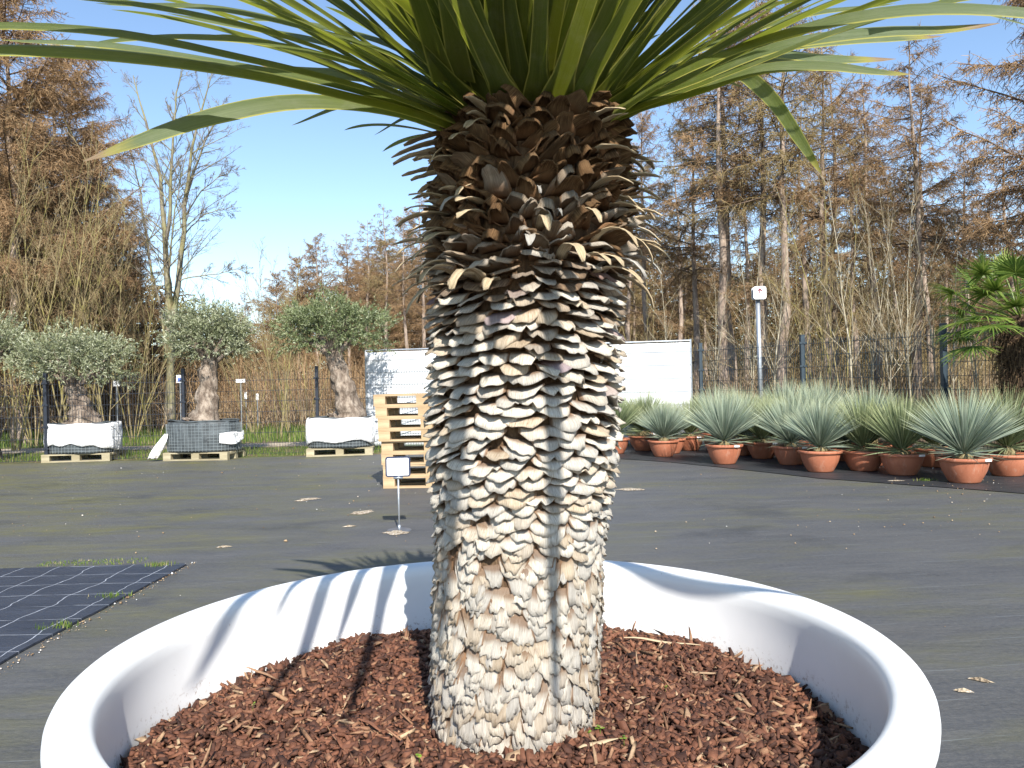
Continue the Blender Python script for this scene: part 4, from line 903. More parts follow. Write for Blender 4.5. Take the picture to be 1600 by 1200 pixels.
olive_set(262, 380, 720, -.08, (250, 404, 472, 592), 322, 20000, 5, ('round olive tree with knobbly trunk in the wire caged grey container', 'grey wire caged root container with torn white fleece under the second olive', 'mossy pallet under the grey wire caged container'), 'second', MAT['olive'], .165)
olive_set(480, 588, 713, .12, (424, 612, 460, 578), 545, 23000, 8, ('dark green olive tree with a thick pale trunk beside the stacked pallets', 'white wrapped root container with black hem beside the stacked pallets', 'pallet under the white wrapped container beside the pallet stack'), 'third', MAT['olive2'], .175)
_c = at(-24, 545, 15.3); olive((_c[0], 15.3, 0.0), _c, (.80, .72, .62), 15000, 12, 'silvery olive tree cut by the left edge of the photo', MAT['olive'], .15)

# ------------------------------------------------------------------ potted yuccas
def pot_profile(s=1.0):
    return [(.0, .02), (.155*s, .0), (.165*s, .015), (.19*s, .06), (.225*s, .13), (.245*s, .20), (.252*s, .235), (.253*s, .238), (.272*s, .240), (.278*s, .246), (.279*s, .268), (.274*s, .276), (.262*s, .279), (.252*s, .274), (.246*s, .25), (.0, .245)]
def make_yucca(seed, L, n, spread, mat, stem_h, tag_on=True):
    r = np.random.default_rng(seed)
    root = empty('potted_yucca', (0, 0, -50))
    V, F = lathe(pot_profile(), 40); mk('pot', V, F, MAT['terra'], root, True)
    th = np.linspace(0, 2*np.pi, 24, endpoint=False); mk('soil', [(0, 0, .262)]+[(.246*math.cos(a), .246*math.sin(a), .254) for a in th], [(0, i+1, (i+1) % 24+1) for i in range(24)], MAT['soil'], root)
    V, F = lathe([(.0, .25), (.085, .25), (.095, .25+stem_h*.5), (.075, .25+stem_h), (0, .27+stem_h)], 18); mk('stem', V, F, MAT['ystem'], root, True)
    K = 4; t = np.linspace(0, 1, K); a = r.uniform(0, 6.283, n); e = np.arcsin(np.clip(r.uniform(math.sin(R_(spread)), 1, n)**.9, -1, 1)); lo = r.random(n) < .05; e[lo] = r.uniform(-.1, .4, lo.sum())
    LL = L*r.uniform(.78, 1.06, n); LL[lo] *= .6; D = np.stack([np.cos(a)*np.cos(e), np.sin(a)*np.cos(e), np.sin(e)], 1)
    B = np.array([0, 0, .25+stem_h])+D*.05
    P = B[:, None]+D[:, None]*(LL[:, None]*t)[..., None]; P[..., 2] -= (LL*.07*np.cos(e))[:, None]*t**2
    S = np.cross(D, r.normal(0, 1, (n, 3))); S = np.broadcast_to(S[:, None], P.shape)
    W = .0090*np.array([.9, 1.05, .8, .08])[None]*r.uniform(.8, 1.15, n)[:, None]
    V, F, A = ribbons(P, W, S, .1, 2); A['rnd'] = np.repeat(r.random(n), K*2); mk('foliage', V, F, mat, root, False, A)
    if tag_on:
        m = MB(); m.box((.05, -.281, .262), (.085, .004, .026)); m.build('plant_label', MAT['signw'], root)
    return note(root)
YP = [make_yucca(1, .76, 900, 26, MAT['yleaf'], .06), make_yucca(2, .64, 800, 28, MAT['yleaf'], .06, False), make_yucca(3, .74, 760, 36, MAT['yleaf2'], .05), make_yucca(4, .72, 860, 24, MAT['yleaf'], .14, False), make_yucca(5, .78, 820, 32, MAT['yleaf2'], .10, False)]
used = set()
def place_y(v, x, y, sc_, rz, label):
    if v not in used: o = YP[v]; used.add(v)
    else: o = copy_tree(YP[v])
    o.location = (x, y, .009); o.scale = (sc_, sc_, sc_*float(rng.uniform(.92, 1.08))); o.rotation_euler = (0, 0, rz)
    tag(o, label, 'potted yucca', 'yuccas in terracotta bowls')
frontp = [(1037, 716, 1, .92, 'small blue yucca with white pot tag, front row, nearest to the scaly trunk'),
    (1132, 728, 0, .98, 'blue-grey yucca in a clean bowl, second in the front row from the scaly trunk'),
    (1282, 741, 1, 1.0, 'blue yucca in the front row, third bowl from the scaly trunk, with wide leaf ball'),
    (1410, 746, 2, 1.0, 'greener narrow yucca in a terracotta bowl left of the largest front bowl'),
    (1507, 759, 0, 1.03, 'large blue yucca in the nearest and biggest terracotta bowl, front right'),
    (1574, 748, 4, 1.0, 'green yucca in a terracotta bowl partly cut by the right edge'),
    (1362, 731, 3, .95, 'yucca with thick pale stem base in a bowl behind and left of the greener one'),
    (1236, 729, 0, .95, 'yucca in a shaded bowl just left behind the third front bowl'),
    (1192, 719, 2, .95, 'greenish yucca between the second and third front bowls, set back'),
    (1078, 706, 2, .95, 'greenish yucca behind the gap between the two leftmost front bowls'),
    (962, 711, 4, .9, 'green yucca half hidden by the scaly trunk, its bowl showing at the trunk edge'),
    (1000, 700, 1, .9, 'small yucca behind the leftmost front bowl, close to the white screen'),
    (1460, 733, 2, .97, 'green yucca in a bowl behind the gap left of the biggest bowl')]
pos = []
for k, (x, y, v, s, lab) in enumerate(frontp):
    g = on_ground(x, y); g[1] += .24*s; g[0] += .24*s*(x-800)/FPX; place_y(v, g[0], g[1], s, k*1.7 if v in (3, 4, 1) and k != 0 else (0.25 if k != 2 else .9), lab); pos.append((g[0], g[1]))
pos = np.array(pos); cnt = 0
fline = lambda x: np.interp(x, [f1[0], f3[0], f3[0]+(f3-f1)[0]], [f1[1], f3[1], 2*f3[1]-f1[1]])
rr_ = np.random.default_rng(21)
cand = []
for yy in np.arange(9.3, 15.8, .62):
    for xx in np.arange(1.7, 9.5, .66):
        x = xx+rr_.normal(0, .06)+.33*(int(yy/.62) % 2); y = yy+rr_.normal(0, .06)
        lim = 15.9-.35*max(0, x-4.2) if x < 4.2 else fline(x)-.55
        if x < 4.2: lim = 14.35
        # stay behind the front row
        fr = np.interp(x, [p[0] for p in sorted(map(tuple, pos[:6]))], [p[1] for p in sorted(map(tuple, pos[:6]))])
        if y > lim or y < fr+.30: continue
        if min(np.hypot(pos[:, 0]-x, pos[:, 1]-y)) < .54: continue
        if x/y > .78: continue
        cand.append((x, y)); pos = np.vstack([pos, (x, y)])
front_names = ['the leftmost front bowl', 'the second front bowl', 'the third front bowl', 'the greener front yucca', 'the biggest front bowl', 'the bowl cut by the right edge']
ordn = ['first', 'second', 'third', 'fourth', 'fifth', 'sixth', 'seventh', 'eighth', 'ninth', 'tenth', 'eleventh', 'twelfth', 'thirteenth']; seen = {}
for x, y in sorted(cand, key=lambda c: c[1]):
    q = int(np.argmin([abs(p[0]/p[1]-x/y) for p in pos[:6]])); seen[q] = seen.get(q, 0)+1
    lab = 'potted yucca, ' + ordn[min(12, seen[q]-1)] + ' of those crowded behind ' + front_names[q]
    place_y(int(rr_.integers(0, 5)), x, y, rr_.uniform(.9, 1.08), rr_.uniform(0, 6.28), lab)
# dry bark flakes etc. are part of the ground; now the fan palm -------------------------
def fan_palm():
    b = at(1600, 640, 10.3); root = empty('fan_palm', (b[0], 10.3, 0), 0, 'fan palm with a shaggy brown fibre trunk behind the yuccas at the right edge', 'palm')
    z = np.linspace(0, 2.0, 24); th = np.linspace(0, 2*np.pi, 36, endpoint=False); R = np.interp(z, [0, .4, 1.5, 1.85, 2.0], [.24, .22, .26, .24, .12])
    r = np.random.default_rng(3); RR = R[:, None]*(1+.08*np.sin(th*7+z[:, None]*9)+r.normal(0, .035, (24, 36)))
    V = np.stack([RR*np.cos(th), RR*np.sin(th), np.broadcast_to(z[:, None], RR.shape)], -1).reshape(-1, 3)
    i = np.arange(23)[:, None]*36; c = np.arange(36)[None]; mk('trunk', V, np.stack([i+c, i+(c+1) % 36, i+36+(c+1) % 36, i+36+c], -1).reshape(-1, 4), MAT['fibre'], root, True)
    n = 2600; a = r.uniform(0, 6.28, n); zz = r.uniform(.1, 1.95, n); Rz = np.interp(zz, z, R); D = np.stack([np.cos(a), np.sin(a), 0*a], 1)
    P0 = D*Rz[:, None]*.95+np.stack([0*a, 0*a, zz], 1); L = r.uniform(.05, .17, n)
    P = np.stack([P0, P0+D*(L*.55)[:, None]+np.stack([0*a, 0*a, L*.25], 1), P0+D*(L*.8)[:, None]-np.stack([0*a, 0*a, L*.6], 1)], 1)+r.normal(0, .012, (n, 3, 3))
    V, F = tubes(P, np.broadcast_to([.005, .004, .001], (n, 3)), 3); o = mk('fibres', V, F, MAT['fibres'], root, False, {'rnd': np.repeat(r.random(n), 9)}); o['kind'] = 'stuff'
    fans = []
    for k in range(22):
        az_ = k*2.4+r.normal(0, .2); f = (k+.5)/22; e = R_(-22+95*f**.9); L = r.uniform(.50, .75)
        fans.append((az_, e, L))
    fans += [(math.pi+.05, R_(-8), .75), (math.pi-.15, R_(12), .62), (math.pi+.5, R_(3), .7), (math.pi+.2, R_(32), .55), (math.pi-.4, R_(-12), .6), (math.pi+.9, R_(15), .5), (math.pi+.35, R_(-20), .85), (math.pi-.05, R_(24), .85), (math.pi+.65, R_(-5), .8), (math.pi+.1, R_(50), .7)]
    for az_, e, L in fans:
        d = np.array([math.cos(az_)*math.cos(e), math.sin(az_)*math.cos(e), math.sin(e)]); side = norm(np.cross(d, [0, 0, 1.])); up = np.cross(side, d)
        p0 = np.array([0, 0, 1.92])+d*.1; ns = 34; ph = np.linspace(-1.95, 1.95, ns)
        hub = p0+d*L; fl_ = r.uniform(.33, .44)
        fd = norm(d*.75+np.array([0, 0, -.25])+up*r.uniform(-.1, .25)); side2 = norm(np.cross(fd, [0, 0, 1.])); 
        Pl = []
        for q in ph:
            dd_ = fd*math.cos(q)+side2*math.sin(q); l = fl_*(1-.12*abs(q)/1.95)*r.uniform(.92, 1.05); K = 4; t = np.linspace(0, 1, K)
            P = hub+dd_*(l*t)[:, None]+np.cross(side2, fd)*(.09*(math.cos(q*1.2))*t)[:, None]; P[:, 2] -= .10*l*t**3*3*r.uniform(.2, 1.2); Pl.append(P)
        Pl = np.array(Pl); S = np.broadcast_to(norm(-fd[None]*np.sin(ph)[:, None]+side2[None]*np.cos(ph)[:, None]+r.normal(0, .25, (ns, 3)))[:, None], Pl.shape)
        V, F, A = ribbons(Pl, np.broadcast_to(np.array([.012, .022, .016, .002]), (ns, 4)), S, .14, 3)
        o = mk('fan_leaf', V, F, MAT['fan'], root, False, A)
        m = MB(); m.tube([p0-d*.1, (p0+hub)/2+[0, 0, .01], hub], [.016, .011, .008], 5); m.A = {'rnd': [np.full(m.n, .6)]}; st = m.build('petiole', MAT['fan'], o)
fan_palm()

# ------------------------------------------------------------------ woodland trees
def strandset(): return {'P': [], 'R': []}
def grow(base, direc, L, k, r, gravity=0.0, wob=.06, up=0.0):
    """vectorised: polylines from base (n,3) along direc (n,3), length L (n)"""
    n = len(base); P = np.zeros((n, k, 3)); P[:, 0] = base; d = norm(direc).copy(); ds = (L/(k-1))[:, None]
    for i in range(1, k):
        d = norm(d+r.normal(0, wob, (n, 3))+np.array([0, 0, 1.])*(up-gravity)/(k-1)); P[:, i] = P[:, i-1]+d*ds
    return P
def sample_on(P, R, per, r, t0, t1):
    """points and tangents along polylines"""
    n, k, _ = P.shape; idx = np.repeat(np.arange(n), per); t = r.uniform(t0, t1, len(idx)); f = t*(k-1); i = np.minimum(f.astype(int), k-2); w = (f-i)[:, None]
    return P[idx, i]*(1-w)+P[idx, i+1]*w, norm(P[idx, i+1]-P[idx, i]), idx, t, (R[idx, i]*(1-w[:, 0])+R[idx, i+1]*w[:, 0])
def larch(seed, H, base_h, Lmax, nb, name='larch_tree', tw='twig', dens=1.0, r0=None):
    r = np.random.default_rng(seed); root = empty(name, (0, 0, -60))
    k = 16; z = np.linspace(0, H, k); lean = r.normal(0, .012, 2); wob = np.cumsum(r.normal(0, .035, (k, 2)), 0); wob -= wob[0]
    tp = np.stack([lean[0]*z+wob[:, 0], lean[1]*z+wob[:, 1], z], 1); r0 = r0 or H*.0125; tr = r0*np.interp(z/H, [0, .03, 1], [1.25, 1, .06])
    V, F = tubes(tp[None], tr[None], 9); mk('trunk', V, F, MAT['larch_bark'], root, True)
    hb = base_h+(H*.985-base_h)*r.random(nb)**.9; nd = nb//4; hb[:nd] = r.uniform(base_h*.6, base_h*1.15, nd)
    f = np.clip((H-hb)/(H-base_h), 0, 1); L = Lmax*np.clip(.10+1.15*f**.75-.25*f**3, .08, 1)*r.uniform(.55, 1.2, nb); L[:nd] *= r.uniform(.15, .6, nd)
    a = r.uniform(0, 6.283, nb); e = R_(1)*r.uniform(-18, 30, nb)+.5*(1-f)**2; D = np.stack([np.cos(a)*np.cos(e), np.sin(a)*np.cos(e), np.sin(e)], 1)
    B = np.stack([np.interp(hb, z, tp[:, 0]), np.interp(hb, z, tp[:, 1]), hb], 1)
    P = grow(B, D, L, 8, r, .25, .09, .1); P[:, :, 2] += ((np.linspace(0, 1, 8)**2)[None]*(L*.12)[:, None])
    R = (.006+.0085*L)[:, None]*np.linspace(1, .22, 8)[None]
    V, F = tubes(P, R, 4); mk('limbs', V, F, MAT['larch_limb'], root, True)
    # twigs
    live = np.arange(nb) >= nd//2; P, R, L = P[live], R[live], L[live]
    per = np.maximum(3, (L*15*dens)).astype(int); idx = np.repeat(np.arange(len(L)), per); t = r.uniform(.12, 1, len(idx)); ff = t*7; i = np.minimum(ff.astype(int), 6); w_ = (ff-i)[:, None]
    b = P[idx, i]*(1-w_)+P[idx, i+1]*w_; tg = norm(P[idx, i+1]-P[idx, i]); sg = r.choice([-1., 1.], len(idx))[:, None]
    s = norm(np.cross(tg, [0, 0, 1.]))*sg; d2 = norm(tg*.6+s*r.uniform(.3, 1.1, (len(idx), 1))+np.array([0, 0, 1.])*r.uniform(-.9, .25, (len(idx), 1)))
    L2 = np.minimum(.85, L[idx]*.42)*r.uniform(.35, 1.1, len(idx))*(1.15-.5*t)
    P2 = grow(b, d2, L2, 4, r, .35, .12); R2 = np.broadcast_to(np.array([.0085, .007, .005, .003])[None], (len(idx), 4))
    V2, F2 = tubes(P2, R2, 3)
    n3 = 8; b3, t3, i3, _, _ = sample_on(P2, R2, n3, r, .1, 1.); d3 = norm(t3*.5+r.normal(0, .75, b3.shape)+[0, 0, -.35]); L3 = r.uniform(.05, .20, len(b3))
    P3 = np.stack([b3, b3+d3*L3[:, None]], 1); V3, F3 = tubes(P3, np.broadcast_to([[.0058, .003]], (len(b3), 2)), 3)
    rn = np.concatenate([np.repeat(r.random(len(P2))*.7, 12), np.repeat(r.random(len(P3)), 6)])
    mk('twigs', np.concatenate([V2, V3]), np.concatenate([F2, F3+len(V2)]), MAT[tw], root, False, {'rnd': rn})['kind'] = 'stuff'
    return note(root)
def bare(seed, H, stems, name='bare_tree', bark='sap', tw='saptw', spread=.12, n1=9, n2=6, n3=6, r0=.03, start=.15, ang=.75, fork=.0, upt=.22, bl=.38, paths=None, cap=.5):
    r = np.random.default_rng(seed); root = empty(name, (0, 0, -70)); n = stems
    a = r.uniform(0, 6.283, n); lean = r.uniform(.2, 1, n)*spread*(n > 1)+.02; D = np.stack([np.cos(a)*lean, np.sin(a)*lean, np.ones(n)], 1)
    B = np.stack([np.cos(a)*.08*(n > 1), np.sin(a)*.08*(n > 1), 0*a], 1); L = H*r.uniform(.72, 1.02, n); L[0] = H
    P = grow(B, D, L, 12, r, 0, .035, .12); tr = r0*r.uniform(.6, 1.1, n)[:, None]*np.linspace(1, .10, 12)[None]**.9
    if paths is not None:
        P = []; tr = []
        for pp, ra, rb in paths:
            pp = np.array(pp, float); q = np.linspace(0, 1, len(pp)); tt = np.linspace(0, 1, 12)
            c = np.stack([np.interp(tt, q, pp[:, i]) for i in range(3)], 1); c[1:-1] = .25*c[:-2]+.5*c[1:-1]+.25*c[2:]; P.append(c); tr.append(np.linspace(ra, rb, 12))
        P = np.array(P)+np.concatenate([np.zeros((len(P), 1, 3)), r.normal(0, .02, (len(P), 11, 3))], 1); tr = np.array(tr); L = np.linalg.norm(P[:, -1]-P[:, 0], axis=1)+1.5
    V, F = tubes(P, tr, 6); mk('stem' if len(P) > 1 else 'trunk', V, F, MAT[bark], root, True)
    VV, FF, RN, off_ = [], [], [], 0
    Pp, Rp, Lp = P, tr, L
    for lev, (per, fr, an) in enumerate([(n1, bl, ang), (n2, .45, .8), (n3, .5, .9)]):
        b, tg, idx, t, rr = sample_on(Pp, Rp, per, r, start if lev == 0 else .2, .97)
        rnd3 = r.normal(0, 1, b.shape); s = norm(rnd3-(rnd3*tg).sum(-1, keepdims=True)*tg); d = norm(tg+s*an*r.uniform(.5, 1.2, (len(b), 1)))
        LL = Lp[idx]*fr*r.uniform(.4, 1.1, len(b))*(1.1-.75*t); k = 6 if lev == 0 else 4
        Q = grow(b, d, LL, k, r, 0, .07, upt if lev < 2 else .05); q0 = np.minimum(rr*.6, cap)
        q0 = np.maximum(q0, [.007, .0045, .0032][lev]); RR = q0[:, None]*np.linspace(1, .3, k)[None]
        V, F = tubes(Q, RR, 4 if lev == 0 else 3)
        if lev == 0: mk('branches', V, F, MAT[bark], root, True)
        else:
            VV.append(V); FF.append(F+off_); off_ += len(V); RN.append(np.repeat(r.random(len(Q)), k*3))
        Pp, Rp, Lp = Q, RR, LL
    mk('twigs', np.concatenate(VV), np.concatenate(FF), MAT[tw], root, False, {'rnd': np.concatenate(RN)})['kind'] = 'stuff'
    return note(root)

LP = [larch(11, 12, 5.0, 2.3, 85), larch(12, 12, 5.8, 2.0, 75), larch(13, 12, 4.0, 2.6, 95), larch(14, 12, 6.2, 2.2, 70, tw='twig_g'), larch(15, 12, 2.2, 3.2, 150, dens=1.9), larch(16, 12, 5.4, 1.8, 75, tw='twig_g')]
LPH = 12.0
first = set()
def put(protos, v, x, y, s, rz, label, cat, group=None, sz=None):
    key = protos[v].name
    if key not in first: o = protos[v]; first.add(key)
    else: o = copy_tree(protos[v])
    o.location = (float(x), float(y), -.02); o.scale = (s, s, sz or s); o.rotation_euler = (0, 0, rz); tag(o, label, cat, group); return o
def put_px(protos, v, px_, d, topy, rz, label, cat, group=None, PH=LPH, wide=1.0):
    p = at(px_, 560, d); H = at(px_, topy, d)[2]; s = H/PH; return put(protos, v, p[0], d, s*wide, rz, label, cat, group, s)
# right-hand wood
G = 'bare larches in the wood'
rows = [(1012, 27, 165, 1, 'tall bare larch just right of the scaly trunk with sky showing around its thin crown'),
 (1088, 25, 150, 0, 'bare larch behind the end post of the white screen, its crown open on the left'),
 (1131, 21, -30, 1, 'left stem of the close pair of tall larches left of the arrow sign'), (1142, 22.5, -20, 3, 'right stem of the close pair of tall larches left of the arrow sign'),
 (1193, 20.5, -10, 1, 'tall pale larch trunk rising directly behind the arrow sign'), (1222, 19.5, -40, 3, 'thick reddish larch trunk right of the arrow sign'),
 (1293, 21, 40, 0, 'broad larch trunk right of the first blue-grey fence post'), (1305, 24, 90, 5, 'second larch trunk touching the broad one right of the fence post'),
 (1375, 23, 120, 2, 'bare larch between the two middle fence posts behind pale saplings'), (1432, 19, 42, 0, 'dark tall larch whose tip stands against the sky right of the crown leaves'),
 (1452, 24, 120, 1, 'thin larch close behind the dark tall one'), (1515, 27, 220, 1, 'shorter larch standing alone against the sky near the right edge'), (1598, 26, 180, 2, 'larch cut by the right edge behind the fan palm'),
 (1065, 34, 230, 3, 'smaller larch far back between the first two right larches'), (1166, 33, 200, 0, 'thin far larch just left of the arrow sign'), (1260, 30, 130, 5, 'far larch between the thick reddish and the broad trunk'),
 (1340, 32, 190, 3, 'far larch behind the pale saplings'), (1410, 34, 260, 2, 'far larch between the fence posts'), (1480, 35, 290, 5, 'far larch left of the lone short one'), (1555, 36, 300, 0, 'far larch right of the lone short one'), (975, 32, 220, 2, 'larch half hidden behind the right edge of the scaly trunk')]
for k, (x, d, ty, v, lab) in enumerate(rows): put_px(LP, v, x, d, ty, k*1.3, lab, 'larch', G)
b = at(1730, 560, 15.5); put(LP, 4, b[0], 15.5, .98, 2.4, 'larch just outside the right edge whose drooping branches reach into the sky corner', 'larch', G)
# left of the trunk
for k, (x, d, ty, v, lab) in enumerate([(660, 38, 300, 0, 'tallest larch left of the scaly trunk, touching its edge'), (636, 35, 335, 1, 'larch with pale straight trunk left of the scaly trunk'), (604, 40, 318, 5, 'slender larch tip standing out left of the scaly trunk'), (570, 42, 345, 2, 'larch in the distant group above the dark green olive'),
    (545, 40, 362, 0, 'pointed larch above the dark green olive'), (517, 44, 380, 2, 'larch in the middle of the distant brown group'), (496, 41, 362, 1, 'narrow larch spire at the left of the distant brown group'), (470, 42, 400, 4, 'low dense larch at the left end of the distant group'), (432, 44, 425, 4, 'low brown larch between the two tallest olive crowns'), (385, 50, 455, 0, 'faint far larch right of the big bare tree'), (365, 55, 470, 2, 'faint larch low on the horizon behind the second olive')]):
    put_px(LP, v, x, d, ty, k*1.9+.4, lab, 'larch', G)
for k, (x, d, ty, v, wd, lab) in enumerate([(28, 20, -60, 4, 1.05, 'huge dense brown larch filling the top left corner'), (118, 24, 78, 4, .88, 'dense larch right beside the huge one, its tip below the drooping leaf'), (-70, 22, -80, 4, 1.1, 'dense larch cut off by the left edge'), (75, 28, 60, 2, 1.0, 'larch behind the two dense ones at the left'),
    (190, 30, 330, 4, 1.1, 'lower bushy larch left of the big bare tree'), (150, 26, 250, 4, 1.1, 'bushy larch behind the yellow stemmed saplings'), (60, 25, 250, 4, 1.2, 'low bushy larch behind the leftmost olives'), (5, 26, 150, 2, 1.1, 'larch at the far left behind the saplings')]):
    put_px(LP, v, x, d, ty, k*2.1, lab, 'larch', G, wide=wd)
# rows deep in the wood, seen only between the nearer trunks
lab_far = 'larch deep in the wood behind the nearer trunks'
r_ = np.random.default_rng(77)
for k in range(30):
    d = r_.uniform(34, 62); px_ = r_.uniform(930, 1640); p = at(px_, 560, d); put(LP, int(r_.integers(0, 6)), p[0], d, r_.uniform(.55, .85), r_.uniform(0, 6.28), lab_far, 'larch', 'larches deep in the wood')
for k in range(22):
    d = r_.uniform(46, 62); px_ = r_.uniform(400, 700) if k < 14 else 705+(k-14)*30; p = at(px_, 560, d); ty = np.interp(px_, [400, 480, 560, 640, 700], [500, 420, 395, 360, 330])+r_.uniform(0, 40)
    s = at(px_, ty, d)[2]/12; put(LP, int(r_.choice([0, 2, 4])), p[0], d, s*1.15, r_.uniform(0, 6.28), 'larch deep in the distant brown group left of the scaly trunk' if k < 14 else 'distant larch hidden behind the scaly trunk', 'larch', 'distant larch group' if k < 14 else 'larches hidden by the trunk', s)
# bare broadleaf trees
def big_bare():
    o_ = at(264, 640, 24); o_[2] = 0
    def L_(ps, ra, rb): return ([at(x, y, 24+dy)-o_ for x, y, dy in ps], ra*.8, rb)
    st = [L_([(268, 655, 0), (266, 520, 0), (262, 440, 0), (257, 395, .1), (260, 340, .2), (250, 280, .3), (238, 220, .5), (222, 165, .6), (208, 118, .7)], .15, .012),
          L_([(258, 400, .1), (266, 350, -.2), (267, 280, -.4), (270, 210, -.5), (276, 150, -.6), (284, 105, -.6)], .08, .010),
          L_([(262, 655, .1), (270, 520, .1), (276, 455, .1), (284, 400, 0), (288, 330, -.1), (291, 290, -.1), (302, 220, -.2), (318, 160, -.4), (330, 120, -.4)], .14, .012),
          L_([(289, 320, -.1), (300, 270, .3), (318, 225, .6), (336, 190, .8), (350, 160, .9)], .055, .008),
          L_([(262, 560, 0), (250, 470, .3), (232, 410, .6), (226, 350, .8), (216, 290, .9), (204, 235, 1.0), (192, 190, 1.0)], .06, .008),
          L_([(270, 480, .1), (262, 440, -.5), (266, 400, -.9), (272, 340, -1.2), (282, 280, -1.4), (296, 220, -1.5)], .05, .008),
          L_([(278, 440, 0), (305, 430, .2), (335, 428, .3), (365, 420, .3), (392, 418, .4)], .03, .005), L_([(286, 370, 0), (310, 340, .4), (340, 325, .6), (372, 330, .8)], .03, .005), L_([(288, 340, 0), (312, 300, -.4), (340, 275, -.7), (370, 262, -.8)], .03, .005)]
    t = bare(38, 10, 4, 'bare_tree', 'maple', 'mapletw', .16, 20, 11, 10, .085, .24, 1.0, 0, .05, .27, paths=st, cap=.018)
    t.location = (float(o_[0]), 24, -.02); tag(t, 'big bare tree with several mossy grey-green stems against the sky', 'bare tree')
big_bare()
SP = [bare(41, 6, 5, 'sapling_clump', 'sap', 'saptw', .30, 11, 7, 5, .019, .12, .6), bare(42, 6, 3, 'sapling_clump', 'sap', 'saptw', .22, 13, 7, 5, .023, .12, .6), bare(43, 6, 7, 'sapling_clump', 'sap', 'saptw', .42, 10, 6, 5, .017, .15, .55)]
GS = 'yellow-stemmed sapling clumps'
for k, (x, d, ty, v, lab) in enumerate([(20, 17.8, 235, 0, 'sapling clump at the left edge behind the cut off olive'), (78, 18.2, 175, 1, 'tall yellow-stemmed saplings rising above the leftmost potted olive'), (112, 19.0, 185, 0, 'pale sapling clump right of the tall ones above the leftmost olive'), (52, 19.5, 260, 2, 'spreading sapling clump low at the left'),
    (168, 19.0, 270, 1, 'sapling clump between the first two olives'), (205, 20.2, 330, 2, 'fanning sapling clump left of the big bare tree'), (432, 20.0, 375, 1, 'sapling clump with tall thin tips between second and third olive'), (452, 21.5, 385, 0, 'slender saplings just left of the dark green olive'), (395, 22.0, 430, 2, 'low fanning saplings behind the second olive'), (478, 24, 400, 2, 'saplings above the left side of the dark green olive'), (-20, 19, 200, 2, 'sapling clump cut by the left edge'), (140, 21, 230, 0, 'saplings behind the tall yellow-stemmed ones'), (235, 23, 395, 0, 'saplings at the foot of the big bare tree')]):
    put_px(SP, v, x, d, ty, k*1.4, lab, 'sapling clump', GS, 6.0)
WP = [bare(51, 7, 1, 'pale_sapling', 'sap2', 'saptw', .1, 22, 7, 5, .036, .22, .75), bare(52, 7, 2, 'pale_sapling', 'sap2', 'saptw', .14, 17, 7, 5, .032, .2, .75), bare(53, 7, 3, 'pale_sapling', 'sap', 'saptw', .16, 14, 7, 5, .026, .2, .7)]
GW = 'pale bare saplings along the wood edge'
for k, (x, d, ty, v, lab) in enumerate([(1042, 18.5, 410, 0, 'small whitish sapling above the right end of the white screen'), (1010, 21, 420, 2, 'small sapling close to the scaly trunk above the white screen'), (1105, 19.5, 430, 1, 'thin sapling beside the post at the end of the white screen'), (1172, 19, 330, 1, 'thin sapling left of the arrow sign pole'), (1208, 18.6, 330, 0, 'pale sapling just right of the arrow sign pole'), (1262, 18, 330, 2, 'sapling leaning behind the first blue-grey fence post'),
    (1328, 17.0, 265, 0, 'tall white-stemmed sapling in the middle of the right-hand wood edge'), (1312, 17.8, 240, 2, 'many-branched pale sapling left of the tall white one'), (1352, 18.2, 300, 1, 'forked pale sapling right of the tall white one'), (1392, 17.5, 330, 1, 'pale sapling behind the middle of the second fence field'), (1372, 19.5, 280, 2, 'thin sapling clump behind the second fence field'), (1428, 16.8, 300, 1, 'sapling with branches spreading left of the fan palm'), (1460, 18.0, 248, 0, 'straight white birch-like stem left of the fan palm'), (1412, 20, 260, 2, 'brown sapling clump behind the white stems'), (1492, 17.5, 350, 0, 'whitish stem directly behind the fan palm leaves'), (1530, 18.5, 330, 1, 'pale sapling between the fan palm and the third fence post'), (1238, 20.5, 380, 1, 'sapling between the thick reddish trunk and the fence post'), (1575, 19, 320, 2, 'sapling behind the fan palm crown'), (1285, 19, 360, 2, 'sapling clump right behind the first blue-grey fence post')]):
    put_px(WP, v, x, d, ty, k*1.1, lab, 'sapling', GW, 7.0)

# undergrowth and the wood's far mass (nobody could count them)
def undergrowth(name, n, xr, yr, hr, rad, mat, label, seed, clump=.6):
    r = np.random.default_rng(seed); m = n//14; c = np.stack([r.uniform(*xr, m), r.uniform(*yr, m), np.zeros(m)], 1)
    B = np.repeat(c, 14, 0)+np.concatenate([r.normal(0, clump, (m*14, 2)), np.zeros((m*14, 1))], 1); D = np.concatenate([r.normal(0, .35, (len(B), 2)), np.ones((len(B), 1))], 1)
    L = r.uniform(*hr, len(B)); P = grow(B, D, L, 5, r, .25, .12); R = rad*r.uniform(.6, 1.3, len(B))[:, None]*np.linspace(1, .4, 5)[None]
    V, F = tubes(P, R, 3)
    b, tg, i, t, _ = sample_on(P, R, 4, r, .2, .95); d = norm(tg+r.normal(0, .7, b.shape)); Q = np.stack([b, b+d*(L[i]*r.uniform(.1, .3, len(b)))[:, None]], 1)
    V2, F2 = tubes(Q, np.broadcast_to([[rad*.55, rad*.25]], (len(b), 2)), 3)
    o = mk(name, np.concatenate([V, V2]), np.concatenate([F, F2+len(V)]), mat, None, False, {'rnd': np.concatenate([np.repeat(r.random(len(B)), 15), np.repeat(r.random(len(b)), 6)])}); tag(o, label, 'undergrowth', kind='stuff')
